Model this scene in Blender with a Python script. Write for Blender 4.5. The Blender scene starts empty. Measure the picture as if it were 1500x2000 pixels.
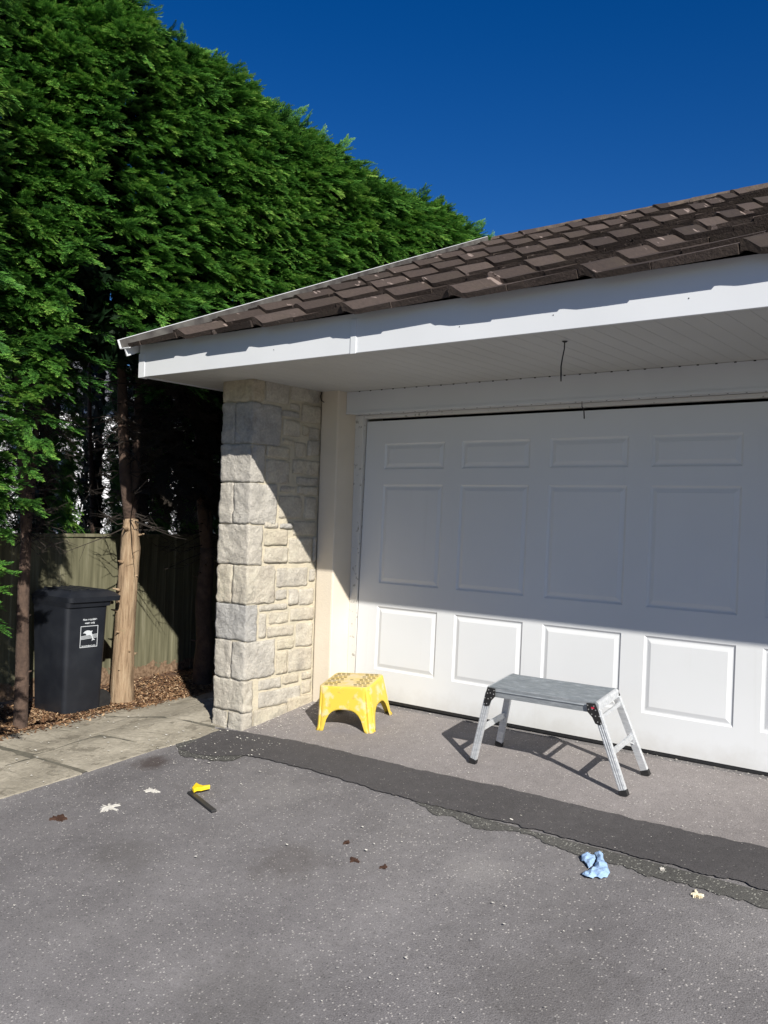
import bpy, bmesh, math, random
import numpy as np
from mathutils import Vector, Matrix, noise

# ------------------------------------------------------------------ camera
S = bpy.context.scene
CP = Vector((4.4295, -5.4305, 1.3885))
R_ = Vector((0.78782, 0.61506, 0.03236)); U_ = Vector((-0.02194, -0.02449, 0.99946)); F_ = Vector((-0.61552, 0.78810, 0.00580))
cam = bpy.data.cameras.new('camera'); camo = bpy.data.objects.new('camera', cam)
S.collection.objects.link(camo); S.camera = camo
M = Matrix((R_, U_, -F_)).transposed().to_4x4(); M.translation = CP
camo.matrix_world = M
cam.sensor_fit = 'VERTICAL'; cam.sensor_height = 24; cam.lens = 24*1763.1/2000
cam.clip_start = 0.05; cam.clip_end = 3000
# ------------------------------------------------------------------ sky and sun
sun_to = Vector((1.5012, -1.0, 1.1501)).normalized()
elev = math.asin(sun_to.z); az = math.atan2(sun_to.x, sun_to.y)
W = bpy.data.worlds.new('World'); S.world = W; W.use_nodes = True
nt = W.node_tree; bg = nt.nodes['Background']
sky = nt.nodes.new('ShaderNodeTexSky'); sky.sky_type = 'NISHITA'; sky.sun_disc = False
sky.sun_elevation = elev; sky.sun_rotation = az
sky.altitude = 600; sky.air_density = 1.0; sky.dust_density = 0.1; sky.ozone_density = 4.0
hsv = nt.nodes.new('ShaderNodeHueSaturation'); hsv.inputs['Saturation'].default_value = 1.36; hsv.inputs['Value'].default_value = 1.0
hsv.inputs['Hue'].default_value = .515
nt.links.new(sky.outputs[0], hsv.inputs['Color']); nt.links.new(hsv.outputs[0], bg.inputs['Color'])
bg.inputs['Strength'].default_value = 0.054
sl = bpy.data.lights.new('sun', 'SUN'); sl.energy = 5.0; sl.angle = math.radians(0.53); sl.color = (1.0, 0.95, 0.87)
so = bpy.data.objects.new('sun', sl); S.collection.objects.link(so)
so.rotation_euler = (-sun_to).to_track_quat('-Z', 'Y').to_euler(); so.location = (6, -6, 8)
S.view_settings.view_transform = 'Standard'; S.view_settings.look = 'None'
S.view_settings.exposure = 0.58; S.view_settings.gamma = 1
S.cycles.max_bounces = 8; S.cycles.diffuse_bounces = 4; S.cycles.transparent_max_bounces = 8

random.seed(7); RNG = np.random.default_rng(7)
COL = S.collection
# ------------------------------------------------------------------ helpers
def link(o, parent=None):
    COL.objects.link(o)
    if parent: o.parent = parent
    return o
def tag(o, label=None, cat=None, group=None, kind=None):
    if label: o['label'] = label
    if cat: o['category'] = cat
    if group: o['group'] = group
    if kind: o['kind'] = kind
    return o
def empty(name, loc, label, cat, group=None, rz=0):
    o = bpy.data.objects.new(name, None); o.location = loc; o.rotation_euler = (0, 0, rz); o.empty_display_size = .1
    link(o); return tag(o, label, cat, group)
class MB:
    def __init__(s): s.v = []; s.f = []
    def add(s, vs, fs):
        n = len(s.v); s.v += [tuple(a) for a in vs]; s.f += [tuple(i+n for i in f) for f in fs]
    def box(s, x0, x1, y0, y1, z0, z1):
        s.add([(x0,y0,z0),(x1,y0,z0),(x1,y1,z0),(x0,y1,z0),(x0,y0,z1),(x1,y0,z1),(x1,y1,z1),(x0,y1,z1)],
              [(0,3,2,1),(4,5,6,7),(0,1,5,4),(1,2,6,5),(2,3,7,6),(3,0,4,7)])
    def obox(s, c, ax, ay, az):  # centre, half axis vectors
        c, ax, ay, az = map(Vector, (c, ax, ay, az)); vs = []
        for k in (-1, 1):
            for (i, j) in ((-1,-1),(1,-1),(1,1),(-1,1)): vs.append(c+ax*i+ay*j+az*k)
        s.add(vs, [(0,3,2,1),(4,5,6,7),(0,1,5,4),(1,2,6,5),(2,3,7,6),(3,0,4,7)])
    def beam(s, a, b, w, d, up=(0,0,1)):
        a, b = Vector(a), Vector(b); t = (b-a); h = t/2; t.normalize(); up = Vector(up)
        x = t.cross(up).normalized(); y = x.cross(t).normalized()
        s.obox((a+b)/2, x*w/2, y*d/2, h)
    def prism(s, poly, off):      # poly list of 3D points, offset vector
        n = len(poly); off = Vector(off); p = [Vector(q) for q in poly]
        s.add(p+[q+off for q in p], [tuple(range(n))[::-1], tuple(range(n, 2*n))]+[(i,(i+1)%n,(i+1)%n+n,i+n) for i in range(n)])
    def tube(s, pts, rads, seg=8, rough=0., seed=0, cap=True):
        pts = [Vector(p) for p in pts]; rings = []; x = None
        for i, p in enumerate(pts):
            t = (pts[min(i+1,len(pts)-1)]-pts[max(i-1,0)]).normalized()
            if x is None:
                x = t.cross(Vector((0,1,.01)) if abs(t.y) < .9 else Vector((1,0,0))).normalized()
            else: x = (x-t*x.dot(t)).normalized()
            y = t.cross(x); ring = []
            for k in range(seg):
                a = 2*math.pi*k/seg; d = x*math.cos(a)+y*math.sin(a); r = rads[i]
                if rough: r *= 1+rough*noise.noise(Vector((math.cos(a)*2.2+seed, math.sin(a)*2.2, i*.33+seed)))
                ring.append(p+d*r)
            rings += ring
        fs = []
        for i in range(len(pts)-1):
            for k in range(seg):
                k2 = (k+1) % seg; fs.append((i*seg+k, i*seg+k2, (i+1)*seg+k2, (i+1)*seg+k))
        if cap: fs += [tuple(range(seg))[::-1], tuple((len(pts)-1)*seg+k for k in range(seg))]
        s.add(rings, fs)
    def build(s, name, mat, parent=None, smooth=False, bevel=0., auto=None):
        me = bpy.data.meshes.new(name); me.from_pydata(s.v, [], s.f); me.update()
        o = bpy.data.objects.new(name, me); link(o, parent)
        mats = mat if isinstance(mat, (list, tuple)) else [mat]
        for m in mats: me.materials.append(m)
        if smooth: me.polygons.foreach_set('use_smooth', [True]*len(me.polygons))
        bm = bmesh.new(); bm.from_mesh(me); bmesh.ops.recalc_face_normals(bm, faces=bm.faces)
        if bevel:
            es = [e for e in bm.edges if len(e.link_faces) == 2 and e.calc_face_angle(0) > .6]
            bmesh.ops.bevel(bm, geom=es, offset=bevel, segments=2, affect='EDGES', profile=.6)
        bm.to_mesh(me); bm.free()
        if auto: me.set_sharp_from_angle(angle=math.radians(auto))
        return o
def L2(*a): return tuple(a)+(1,)
# ---- materials
def mat(name, col, rough=.7, metal=0., col2=None, scale=8., bump=0., bscale=None, detail=6, mixlo=.35, mixhi=.65, spec=None, coat=0.):
    m = bpy.data.materials.new(name); m.use_nodes = True; n = m.node_tree.nodes; l = m.node_tree.links
    b = n['Principled BSDF']; b.inputs['Roughness'].default_value = rough; b.inputs['Metallic'].default_value = metal
    if spec is not None: b.inputs['Specular IOR Level'].default_value = spec
    if coat: b.inputs['Coat Weight'].default_value = coat
    b.inputs['Base Color'].default_value = L2(*col)
    tc = n.new('ShaderNodeTexCoord'); m['tc'] = 1
    if col2:
        ns = n.new('ShaderNodeTexNoise'); ns.inputs['Scale'].default_value = scale; ns.inputs['Detail'].default_value = detail
        l.new(tc.outputs['Object'], ns.inputs['Vector'])
        r = n.new('ShaderNodeValToRGB'); r.color_ramp.elements[0].position = mixlo; r.color_ramp.elements[1].position = mixhi
        r.color_ramp.elements[0].color = L2(*col); r.color_ramp.elements[1].color = L2(*col2)
        l.new(ns.outputs['Fac'], r.inputs['Fac']); l.new(r.outputs['Color'], b.inputs['Base Color'])
    if bump:
        nb = n.new('ShaderNodeTexNoise'); nb.inputs['Scale'].default_value = bscale or scale*4; nb.inputs['Detail'].default_value = 8
        l.new(tc.outputs['Object'], nb.inputs['Vector'])
        bp = n.new('ShaderNodeBump'); bp.inputs['Strength'].default_value = bump; bp.inputs['Distance'].default_value = .01
        l.new(nb.outputs['Fac'], bp.inputs['Height']); l.new(bp.outputs['Normal'], b.inputs['Normal'])
    return m
def absorb(o, mb_, m):
    """add a surface pattern to an existing part as a second material"""
    me = o.data; me.materials.append(m); k = len(me.materials)-1; bm = bmesh.new(); bm.from_mesh(me)
    vs = [bm.verts.new(v) for v in mb_.v]
    for f in mb_.f: ff = bm.faces.new([vs[i] for i in f]); ff.material_index = k
    bm.to_mesh(me); bm.free()
class NT:   # small node-graph helper
    def __init__(s, m): s.m = m; s.n = m.node_tree.nodes; s.l = m.node_tree.links; s.b = s.n['Principled BSDF']; s.tc = [x for x in s.n if x.type == 'TEX_COORD'][0]
    def base(s):
        k = s.b.inputs['Base Color']; return k.links[0].from_socket if k.links else None
    def noise(s, scale, detail=4, rough=.5, vec=None, dist=0):
        x = s.n.new('ShaderNodeTexNoise'); x.inputs['Scale'].default_value = scale; x.inputs['Detail'].default_value = detail; x.inputs['Roughness'].default_value = rough; x.inputs['Distortion'].default_value = dist
        s.l.new(vec or s.tc.outputs['Object'], x.inputs['Vector']); return x.outputs['Fac']
    def vor(s, scale, feat='F1', out='Distance', rnd=1):
        x = s.n.new('ShaderNodeTexVoronoi'); x.feature = feat; x.inputs['Scale'].default_value = scale; x.inputs['Randomness'].default_value = rnd
        s.l.new(s.tc.outputs['Object'], x.inputs['Vector']); return x.outputs[out]
    def ramp(s, fac, stops, interp='LINEAR'):
        r = s.n.new('ShaderNodeValToRGB'); r.color_ramp.interpolation = interp; e = r.color_ramp.elements
        while len(e) < len(stops): e.new(.5)
        for i, (p, c) in enumerate(stops):
            e[i].position = p; e[i].color = L2(*c) if len(c) == 3 else c
        s.l.new(fac, r.inputs['Fac']); return r.outputs['Color']
    def mix(s, fac, a, b, mode='MIX'):
        x = s.n.new('ShaderNodeMix'); x.data_type = 'RGBA'; x.blend_type = mode
        for i, v in ((0, fac), (6, a), (7, b)):
            if isinstance(v, (int, float)): x.inputs[i].default_value = v
            elif isinstance(v, tuple): x.inputs[i].default_value = L2(*v) if len(v) == 3 else v
            else: s.l.new(v, x.inputs[i])
        return x.outputs[2]
    def math(s, op, a, b=0., c=None):
        x = s.n.new('ShaderNodeMath'); x.operation = op
        for i, v in ((0, a), (1, b), (2, c)):
            if v is None: continue
            if isinstance(v, (int, float)): x.inputs[i].default_value = v
            else: s.l.new(v, x.inputs[i])
        return x.outputs[0]
    def setc(s, c): s.l.new(c, s.b.inputs['Base Color'])
    def bump(s, h, strength, dist=.01):
        x = s.n.new('ShaderNodeBump'); x.inputs['Strength'].default_value = strength; x.inputs['Distance'].default_value = dist
        s.l.new(h, x.inputs['Height'])
        k = s.b.inputs['Normal']
        if k.links: s.l.new(k.links[0].from_socket, x.inputs['Normal'])
        s.l.new(x.outputs['Normal'], k)
    def xyz(s):
        x = s.n.new('ShaderNodeSeparateXYZ'); s.l.new(s.tc.outputs['Object'], x.inputs[0]); return x.outputs
K = (1,1,1); Z0 = (0,0,0)
def plane_z(x, y): return -.0113+.0049*x+.152*y
def tarmac(name, lo, hi, speck, light=(.5,.48,.45), dark=.35):
    m = mat(name, lo, .92, col2=hi, scale=1.1, detail=5, mixlo=.3, mixhi=.7, spec=.25); g = NT(m)
    c = g.base()
    grain = g.noise(170, 3, .7)
    c = g.mix(.55, c, g.ramp(grain, [(.30, (.25,.25,.25)), (.5, (.5,.5,.5)), (.72, (.86,.86,.86))]), 'OVERLAY')
    mid = g.noise(14, 5, .65)
    c = g.mix(.35, c, g.ramp(mid, [(.3, (.36,.36,.36)), (.7, (.64,.64,.64))]), 'OVERLAY')
    vd = g.vor(95); vc = g.vor(95, out='Color')
    sep = g.n.new('ShaderNodeSeparateColor'); g.l.new(vc, sep.inputs[0])
    pick = g.math('GREATER_THAN', sep.outputs[0], 1-speck)
    dot = g.math('LESS_THAN', vd, .40)
    c = g.mix(g.math('MULTIPLY', g.math('MULTIPLY', pick, dot), .7), c, light)
    pickd = g.math('LESS_THAN', sep.outputs[1], .16)
    c = g.mix(g.math('MULTIPLY', g.math('MULTIPLY', pickd, dot), dark), c, (.02,.02,.02))
    g.setc(c)
    g.bump(grain, .55, .004); g.bump(g.vor(120), .3, .004)
    return m
M_drive = tarmac('driveway_tarmac', (.140,.135,.136), (.200,.194,.194), .10)
g = NT(M_drive)   # big faint stains
c = g.base(); c = g.mix(.4, c, g.ramp(g.noise(2.3, 6, .65), [(.35, (.43,.43,.43)), (.65, (.56,.56,.56))]), 'OVERLAY')
c = g.mix(.55, c, g.ramp(g.noise(.7, 4, .6), [(.35, (.40,.39,.40)), (.65, (.60,.59,.585))]), 'OVERLAY')
warp = g.noise(9, 5, .65)
for (x_, y_, r_, col_, k_) in ((-.38,-1.68,.15,(.045,.032,.028),.7), (-.62,-2.9,.30,(.07,.065,.06),.35), (1.35,-2.15,.26,(.075,.066,.06),.4), (2.9,-2.35,.38,(.075,.07,.066),.35), (1.9,-3.0,.33,(.08,.075,.07),.3), (.55,-2.55,.22,(.085,.08,.075),.35), (2.2,-1.75,.2,(.27,.26,.25),.3), (.7,-1.6,.25,(.25,.24,.235),.25)):
    vm = g.n.new('ShaderNodeVectorMath'); vm.operation = 'DISTANCE'; g.l.new(g.tc.outputs['Object'], vm.inputs[0]); vm.inputs[1].default_value = (x_, y_, plane_z(x_, y_))
    dd = g.math('ADD', vm.outputs['Value'], g.math('MULTIPLY_ADD', warp, r_*1.8, -r_*.9))
    c = g.mix(g.math('MULTIPLY', g.ramp(dd, [(r_*.35, K), (r_, Z0)]), k_), c, col_)
g.setc(c)
M_apron = tarmac('apron_tarmac', (.195,.180,.176), (.24,.222,.217), .06, dark=.2)
M_band = tarmac('new_tarmac', (.062,.059,.060), (.080,.076,.077), .05, light=(.2,.19,.18))
M_crumb = tarmac('crumbly_tarmac', (.068,.067,.062), (.10,.098,.091), .25, light=(.34,.34,.30), dark=.5)
def flag_mat():
    m = mat('paving', (.40,.365,.295), .9, col2=(.27,.245,.195), scale=2.4, detail=8, spec=.25); g = NT(m); c = g.base()
    c = g.mix(.5, c, g.ramp(g.noise(30, 6, .7), [(.3, (.3,.3,.3)), (.7, (.68,.68,.68))]), 'OVERLAY')
    mp = g.n.new('ShaderNodeMapping'); mp.inputs['Scale'].default_value = (1.5, 2.6, 1); mp.inputs['Rotation'].default_value = (0,0,.25)
    g.l.new(g.tc.outputs['Object'], mp.inputs['Vector'])
    rid = g.noise(3.2, 6, .6, vec=mp.outputs[0], dist=.6)
    c = g.mix(g.math('MULTIPLY', g.math('GREATER_THAN', g.noise(5.5, 6, .7), .60), .45), c, (.085,.075,.055))
    c = g.mix(g.math('MULTIPLY', g.math('LESS_THAN', g.noise(16, 5, .7), .36), .35), c, (.30,.29,.25))
    g.setc(c); g.bump(rid, .8, .03); g.bump(g.noise(60, 6, .7), .6, .006); return m
M_flag = flag_mat()
M_mortar_dk = mat('paving_joint', (.085,.08,.062), .95, col2=(.14,.13,.10), scale=20, bump=.5)
M_soil = mat('soil', (.07,.04,.025), .95, col2=(.14,.075,.04), scale=14, bump=.8, bscale=60)
def chip_mat():
    m = mat('bark_chips', (.25,.11,.05), .85); g = NT(m)
    a = g.n.new('ShaderNodeAttribute'); a.attribute_name = 'tint'
    g.setc(g.ramp(a.outputs['Fac'], [(0, (.05,.025,.015)), (.4, (.15,.075,.035)), (.75, (.27,.16,.08)), (1, (.45,.33,.21))])); return m
M_chip = chip_mat()
M_white = mat('white_plastic', (.64,.66,.68), .38, col2=(.60,.62,.64), scale=1.5, spec=.4)
M_door = mat('white_door', (.66,.675,.685), .42, col2=(.62,.635,.645), scale=.8, spec=.45, bump=.06, bscale=3)
g = NT(M_door); z_ = g.xyz()[2]
dirt = g.math('MULTIPLY', g.ramp(g.math('ADD', z_, g.math('MULTIPLY', g.noise(6, 7, .7), .25)), [(.14, K), (.26, Z0)]), .32)
c = g.mix(dirt, g.base(), (.38,.35,.30))
mp_ = g.n.new('ShaderNodeMapping'); mp_.inputs['Scale'].default_value = (1, 1, .05); g.l.new(g.tc.outputs['Object'], mp_.inputs['Vector'])
c = g.mix(g.math('MULTIPLY', g.ramp(g.noise(14, 5, .6, vec=mp_.outputs[0]), [(.62, Z0), (.8, K)]), .18), c, (.45,.44,.41)); g.setc(c)
M_soffit = mat('white_soffit', (.52,.52,.50), .45, col2=(.47,.468,.445), scale=1.2)
M_cream = mat('cream_render', (.66,.59,.48), .85, col2=(.60,.535,.43), scale=2.5, bump=.25, bscale=90)
M_grey = mat('frame_paint', (.62,.61,.58), .6, col2=(.30,.29,.26), scale=30, mixlo=.62, mixhi=.70, bump=.2)
M_dark = mat('dark_inside', (.012,.011,.01), .9)
M_rubber = mat('black_rubber', (.012,.012,.013), .55, col2=(.02,.02,.02), scale=40)
M_gap = mat('dark_plastic', (.10,.095,.085), .8, col2=(.035,.03,.028), scale=9)  # dark mottled grey for the verge channel and roof underlay
def stone_mat():
    m = mat('stone', (.4,.36,.28), .9, spec=.25); g = NT(m)
    a = g.n.new('ShaderNodeAttribute'); a.attribute_name = 'tint'
    c = g.ramp(a.outputs['Fac'], [(0, (.40,.395,.38)), (.35, (.49,.465,.415)), (.6, (.53,.49,.41)), (.82, (.54,.49,.385)), (1, (.55,.475,.34))])
    c = g.mix(.55, c, g.ramp(g.noise(7, 8, .65), [(.3, (.33,.33,.34)), (.7, (.66,.655,.64))]), 'OVERLAY')
    c = g.mix(g.math('MULTIPLY', g.ramp(g.noise(4.2, 5, .6), [(.58, Z0), (.74, K)]), .55), c, (.20,.195,.18))
    c = g.mix(g.math('MULTIPLY', g.ramp(g.noise(38, 4, .6), [(.66, Z0), (.72, K)]), .5), c, (.66,.63,.55))
    c = g.mix(.5, c, g.ramp(g.noise(60, 6, .7), [(.3, (.3,.3,.3)), (.7, (.68,.68,.68))]), 'OVERLAY')
    g.setc(c); g.bump(g.noise(26, 10, .72), 1.0, .025); g.bump(g.noise(120, 5, .7), .8, .006); return m
M_stone = stone_mat()
M_mortar = mat('sand_mortar', (.52,.465,.355), .95, col2=(.42,.385,.30), scale=12, bump=.7, bscale=70)
def tile_mat():
    m = mat('roof_tile', (.13,.085,.075), .88, spec=.3); g = NT(m)
    a = g.n.new('ShaderNodeAttribute'); a.attribute_name = 'tint'
    c = g.ramp(a.outputs['Fac'], [(0, (.032,.024,.020)), (.5, (.047,.035,.029)), (1, (.068,.052,.044))])
    c = g.mix(.6, c, g.ramp(g.noise(45, 7, .7), [(.3, (.28,.28,.28)), (.7, (.72,.70,.70))]), 'OVERLAY')
    c = g.mix(g.math('MULTIPLY', g.ramp(g.noise(9, 3, .5), [(.665, Z0), (.69, K)]), .55), c, (.34,.27,.24))
    c = g.mix(g.math('MULTIPLY', g.ramp(g.noise(3, 5, .6), [(.5, Z0), (.75, K)]), .4), c, (.055,.045,.03))
    g.setc(c); g.bump(g.noise(70, 6, .7), .8, .008); return m
M_tile = tile_mat()
M_ridge = mat('ridge_mortar', (.12,.09,.065), .95, col2=(.06,.045,.038), scale=12, bump=.9, bscale=40)
def leaf_mat():
    m = mat('conifer_leaf', (.05,.1,.02), .55, spec=.25); g = NT(m)
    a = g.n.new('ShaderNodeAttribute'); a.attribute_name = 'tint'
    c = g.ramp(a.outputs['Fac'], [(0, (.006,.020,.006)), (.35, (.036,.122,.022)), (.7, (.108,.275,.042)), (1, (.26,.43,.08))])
    g.setc(c)
    t = g.n.new('ShaderNodeBsdfTranslucent'); g.l.new(c, t.inputs['Color'])
    mx = g.n.new('ShaderNodeMixShader'); mx.inputs[0].default_value = .22
    g.l.new(g.b.outputs[0], mx.inputs[1]); g.l.new(t.outputs[0], mx.inputs[2])
    g.l.new(mx.outputs[0], [x for x in g.n if x.type == 'OUTPUT_MATERIAL'][0].inputs['Surface']); return m
M_leaf = leaf_mat()
M_twig = mat('dead_twigs', (.012,.009,.007), .95, col2=(.022,.016,.012), scale=10)
def bark_mat():
    m = mat('bark', (.34,.24,.15), .92, spec=.2); g = NT(m)
    mp = g.n.new('ShaderNodeMapping'); mp.inputs['Scale'].default_value = (1, 1, .09); g.l.new(g.tc.outputs['Object'], mp.inputs['Vector'])
    f = g.noise(36, 8, .65, vec=mp.outputs[0])
    c = g.ramp(f, [(.28, (.10,.065,.04)), (.48, (.27,.19,.12)), (.75, (.40,.31,.21))])
    c = g.mix(g.math('MULTIPLY', g.ramp(g.noise(9, 4, .6), [(.6, Z0), (.72, K)]), .35), c, (.16,.17,.09))
    g.setc(c); g.bump(f, .9, .02); return m
M_bark = bark_mat()
M_bark_shade = mat('shaded_bark', (.05,.032,.024), .95, col2=(.09,.058,.042), scale=14, bump=.8, bscale=50)  # bark with shade put into its colour, for shaded trunks and stems
def fence_mat():
    m = mat('fence_board', (.2,.22,.1), .9, spec=.2); g = NT(m)
    mp = g.n.new('ShaderNodeMapping'); mp.inputs['Scale'].default_value = (1, 1, .06); g.l.new(g.tc.outputs['Object'], mp.inputs['Vector'])
    f = g.noise(22, 7, .6, vec=mp.outputs[0])
    c = g.ramp(f, [(.3, (.075,.073,.045)), (.55, (.135,.13,.082)), (.75, (.22,.21,.15))])
    z = g.xyz()[2]
    low = g.math('LESS_THAN', g.math('ADD', z, g.math('MULTIPLY', g.noise(9, 5, .6), .30)), .30)
    c = g.mix(low, c, g.ramp(g.noise(40, 5, .6), [(.3, (.08,.05,.03)), (.7, (.26,.18,.12))]))
    g.setc(c); g.bump(f, .5, .01); return m
M_fence = fence_mat()
M_bin = mat('bin_plastic', (.011,.013,.018), .45, col2=(.020,.023,.029), scale=5, mixlo=.4, mixhi=.75, spec=.4)
M_print = mat('white_print', (.5,.53,.56), .6)
def stool_mat():
    m = mat('yellow_plastic', (.62,.465,.11), .5, spec=.4); g = NT(m)
    c = g.mix(g.ramp(g.noise(11, 5, .6), [(.52, Z0), (.62, (.85,.85,.85))]), (.66,.475,.06), (.66,.54,.30))
    c = g.mix(g.math('MULTIPLY', g.ramp(g.noise(24, 4, .6), [(.63, Z0), (.68, K)]), .6), c, (.35,.25,.08))
    up = g.n.new('ShaderNodeNewGeometry'); sp = g.n.new('ShaderNodeSeparateXYZ'); g.l.new(up.outputs['Normal'], sp.inputs[0])
    topm = g.math('MULTIPLY', g.math('GREATER_THAN', sp.outputs[2], .9), .62)
    c = g.mix(topm, c, g.ramp(g.noise(16, 5, .6), [(.35, (.56,.43,.17)), (.6, (.55,.48,.36))]))
    g.setc(c); return m
M_stool = stool_mat()
def alu_mat():
    m = mat('aluminium', (.66,.68,.70), .42, metal=.55, spec=.5); g = NT(m)
    mp = g.n.new('ShaderNodeMapping'); mp.inputs['Scale'].default_value = (.25, 1, 1); g.l.new(g.tc.outputs['Object'], mp.inputs['Vector'])
    f = g.noise(60, 8, .75, vec=mp.outputs[0])
    g.setc(g.ramp(f, [(.32, (.50,.53,.55)), (.55, (.68,.70,.72)), (.7, (.84,.85,.86))]))
    g.l.new(g.math('MULTIPLY_ADD', g.noise(25, 5, .6), .5, .22), g.b.inputs['Roughness']); return m
M_alu = alu_mat()
M_deck = mat('deck_aluminium', (.4,.43,.45), .45, metal=.5, spec=.5)
g = NT(M_deck); mp_ = g.n.new('ShaderNodeMapping'); mp_.inputs['Scale'].default_value = (.12, 1, 1); g.l.new(g.tc.outputs['Object'], mp_.inputs['Vector'])
g.setc(g.ramp(g.noise(90, 8, .8, vec=mp_.outputs[0]), [(.30, (.24,.27,.29)), (.5, (.38,.41,.43)), (.68, (.60,.63,.65))]))
M_red = mat('red_sticker', (.5,.02,.05), .5)
M_rivet = mat('rivet', (.8,.8,.8), .3, metal=.9)
M_yel = mat('yellow_handle', (.85,.60,.02), .4)
M_blade = mat('black_blade', (.03,.03,.032), .5)
M_blue = mat('blue_cloth', (.33,.48,.68), .85, col2=(.27,.41,.63), scale=30, bump=.3, bscale=150)
M_flake = mat('white_flake', (.62,.60,.56), .8, col2=(.55,.53,.47), scale=60)
M_shell = mat('cream_flake', (.80,.72,.52), .7)
M_oil = mat('dark_stain', (.035,.028,.026), .7, col2=(.05,.04,.038), scale=30)
M_leafdry = mat('dry_leaf', (.05,.022,.012), .8)
M_housew = mat('house_render', (.85,.86,.88), .8, col2=(.78,.80,.83), scale=3)
M_slate = mat('slate_roof', (.09,.09,.10), .8, col2=(.12,.12,.13), scale=8)
M_glass = mat('window_glass', (.03,.05,.07), .08)

# ------------------------------------------------------------------ ground
def plane_h(x, y):
    if y > .1: y = .1 + (y-.1)*.12 if y < 1 else .208
    if y < -5.5: return -.0113+.0049*x+.152*(-5.5)+.04*max(y+5.5, -6)
    return -.0113+.0049*x+.152*y
def sstep(a, b, t):
    t = min(max((t-a)/(b-a), 0), 1); return t*t*(3-2*t)
def gh(x, y):
    xx = max(min(x, 8), -4)
    h = plane_h(xx, y)
    if x < -.75:
        w = sstep(-.75, -2.0, x); w *= 1-sstep(-3.2, -5.5, y)
        bed = -.29+.04*min(max(y+.65, -2), 1.5)+.014*noise.noise(Vector((x*3, y*3, 1)))*sstep(-1.9, -2.2, x)
        h = h*(1-w)+bed*w
    return h
def coords(a, b, base, mid):
    pass
xs = sorted(set([-1500,-500,-150,-60,-25,-14,-9]+[round(-7+i*.125, 4) for i in range(0, 121)]+[9,12,18,30,60,150,500,1500]))
ys = sorted(set([-1500,-500,-150,-60,-30,-18,-13,-10,-8]+[round(-6.5+i*.125, 4) for i in range(0, 86)]+[5,7,10,15,25,60,150,500,1500]))
mb = MB(); nx = len(xs)
for y in ys:
    for x in xs: mb.v.append((x, y, gh(x, y)))
for j in range(len(ys)-1):
    for i in range(nx-1): a = j*nx+i; mb.f.append((a, a+1, a+nx+1, a+nx))
ground = tag(mb.build('driveway', M_drive, smooth=True), kind='structure')

def strip(name, top, bot, off, m, rag=.0, seed=0, rows=6, dx=.012, ragt=None):
    """sheet between two polylines given as (x, y), draped on the ground"""
    top, bot = np.array(top), np.array(bot)
    x0 = max(top[0,0], bot[0,0]); x1 = min(top[-1,0], bot[-1,0]); n = int((x1-x0)/dx)+1
    mb = MB()
    for i in range(n+1):
        x = x0+(x1-x0)*i/n
        yt = np.interp(x, top[:,0], top[:,1]); yb = np.interp(x, bot[:,0], bot[:,1])
        rt = rag if ragt is None else ragt
        yt += rt*noise.fractal(Vector((x*7, seed, 0)), .55, 2, 6); yb += rag*noise.fractal(Vector((x*7, seed+9, 3)), .55, 2, 6)
        if yt < yb+.004: yt = yb+.004
        for k in range(rows+1):
            y = yb+(yt-yb)*k/rows; mb.v.append((x, y, gh(x, y)+off))
    for i in range(n):
        for k in range(rows): a = i*(rows+1)+k; mb.f.append((a, a+rows+1, a+rows+2, a+1))
    return tag(mb.build(name, m, smooth=True), kind='structure')
bt = [(-.45,-1.02),(-.30,-1.0),(.322,-.93),(1.2,-.935),(1.9,-.905),(2.645,-.915),(3.26,-.89),(8,-.85)]
bb = [(-.45,-1.06),(-.38,-1.44),(-.148,-1.433),(.0,-1.36),(.176,-1.27),(.72,-1.261),(1.066,-1.284),(1.525,-1.301),(2.095,-1.272),(2.8,-1.27),(3.364,-1.262),(8,-1.27)]
strip('apron', [(-.255,-.1),(8,-.1)], [(-.255,-1.02),(.32,-.95),(1.2,-.96),(8,-.87)], .004, M_apron, rag=.0, rows=10, dx=.1)
strip('tarmac_band', bt, bb, .009, M_band, rag=.022, ragt=.012, seed=2)
strip('crumbly_edge', [(1.5,-1.29),(8,-1.25)], [(1.5,-1.30),(1.60,-1.34),(1.661,-1.39),(1.778,-1.35),(1.957,-1.41),(2.132,-1.33),(2.318,-1.34),(2.463,-1.39),(2.72,-1.385),(2.882,-1.41),(3.032,-1.385),(3.264,-1.40),(3.5,-1.41),(8,-1.41)], .005, M_crumb, rag=.028, ragt=.0, seed=5)
strip('crumbly_patch', [(-.5,-1.10),(-.35,-1.05),(.1,-1.25)], [(-.5,-1.36),(-.3,-1.50),(-.05,-1.46),(.1,-1.40)], .006, M_crumb, rag=.03, seed=8)

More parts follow.
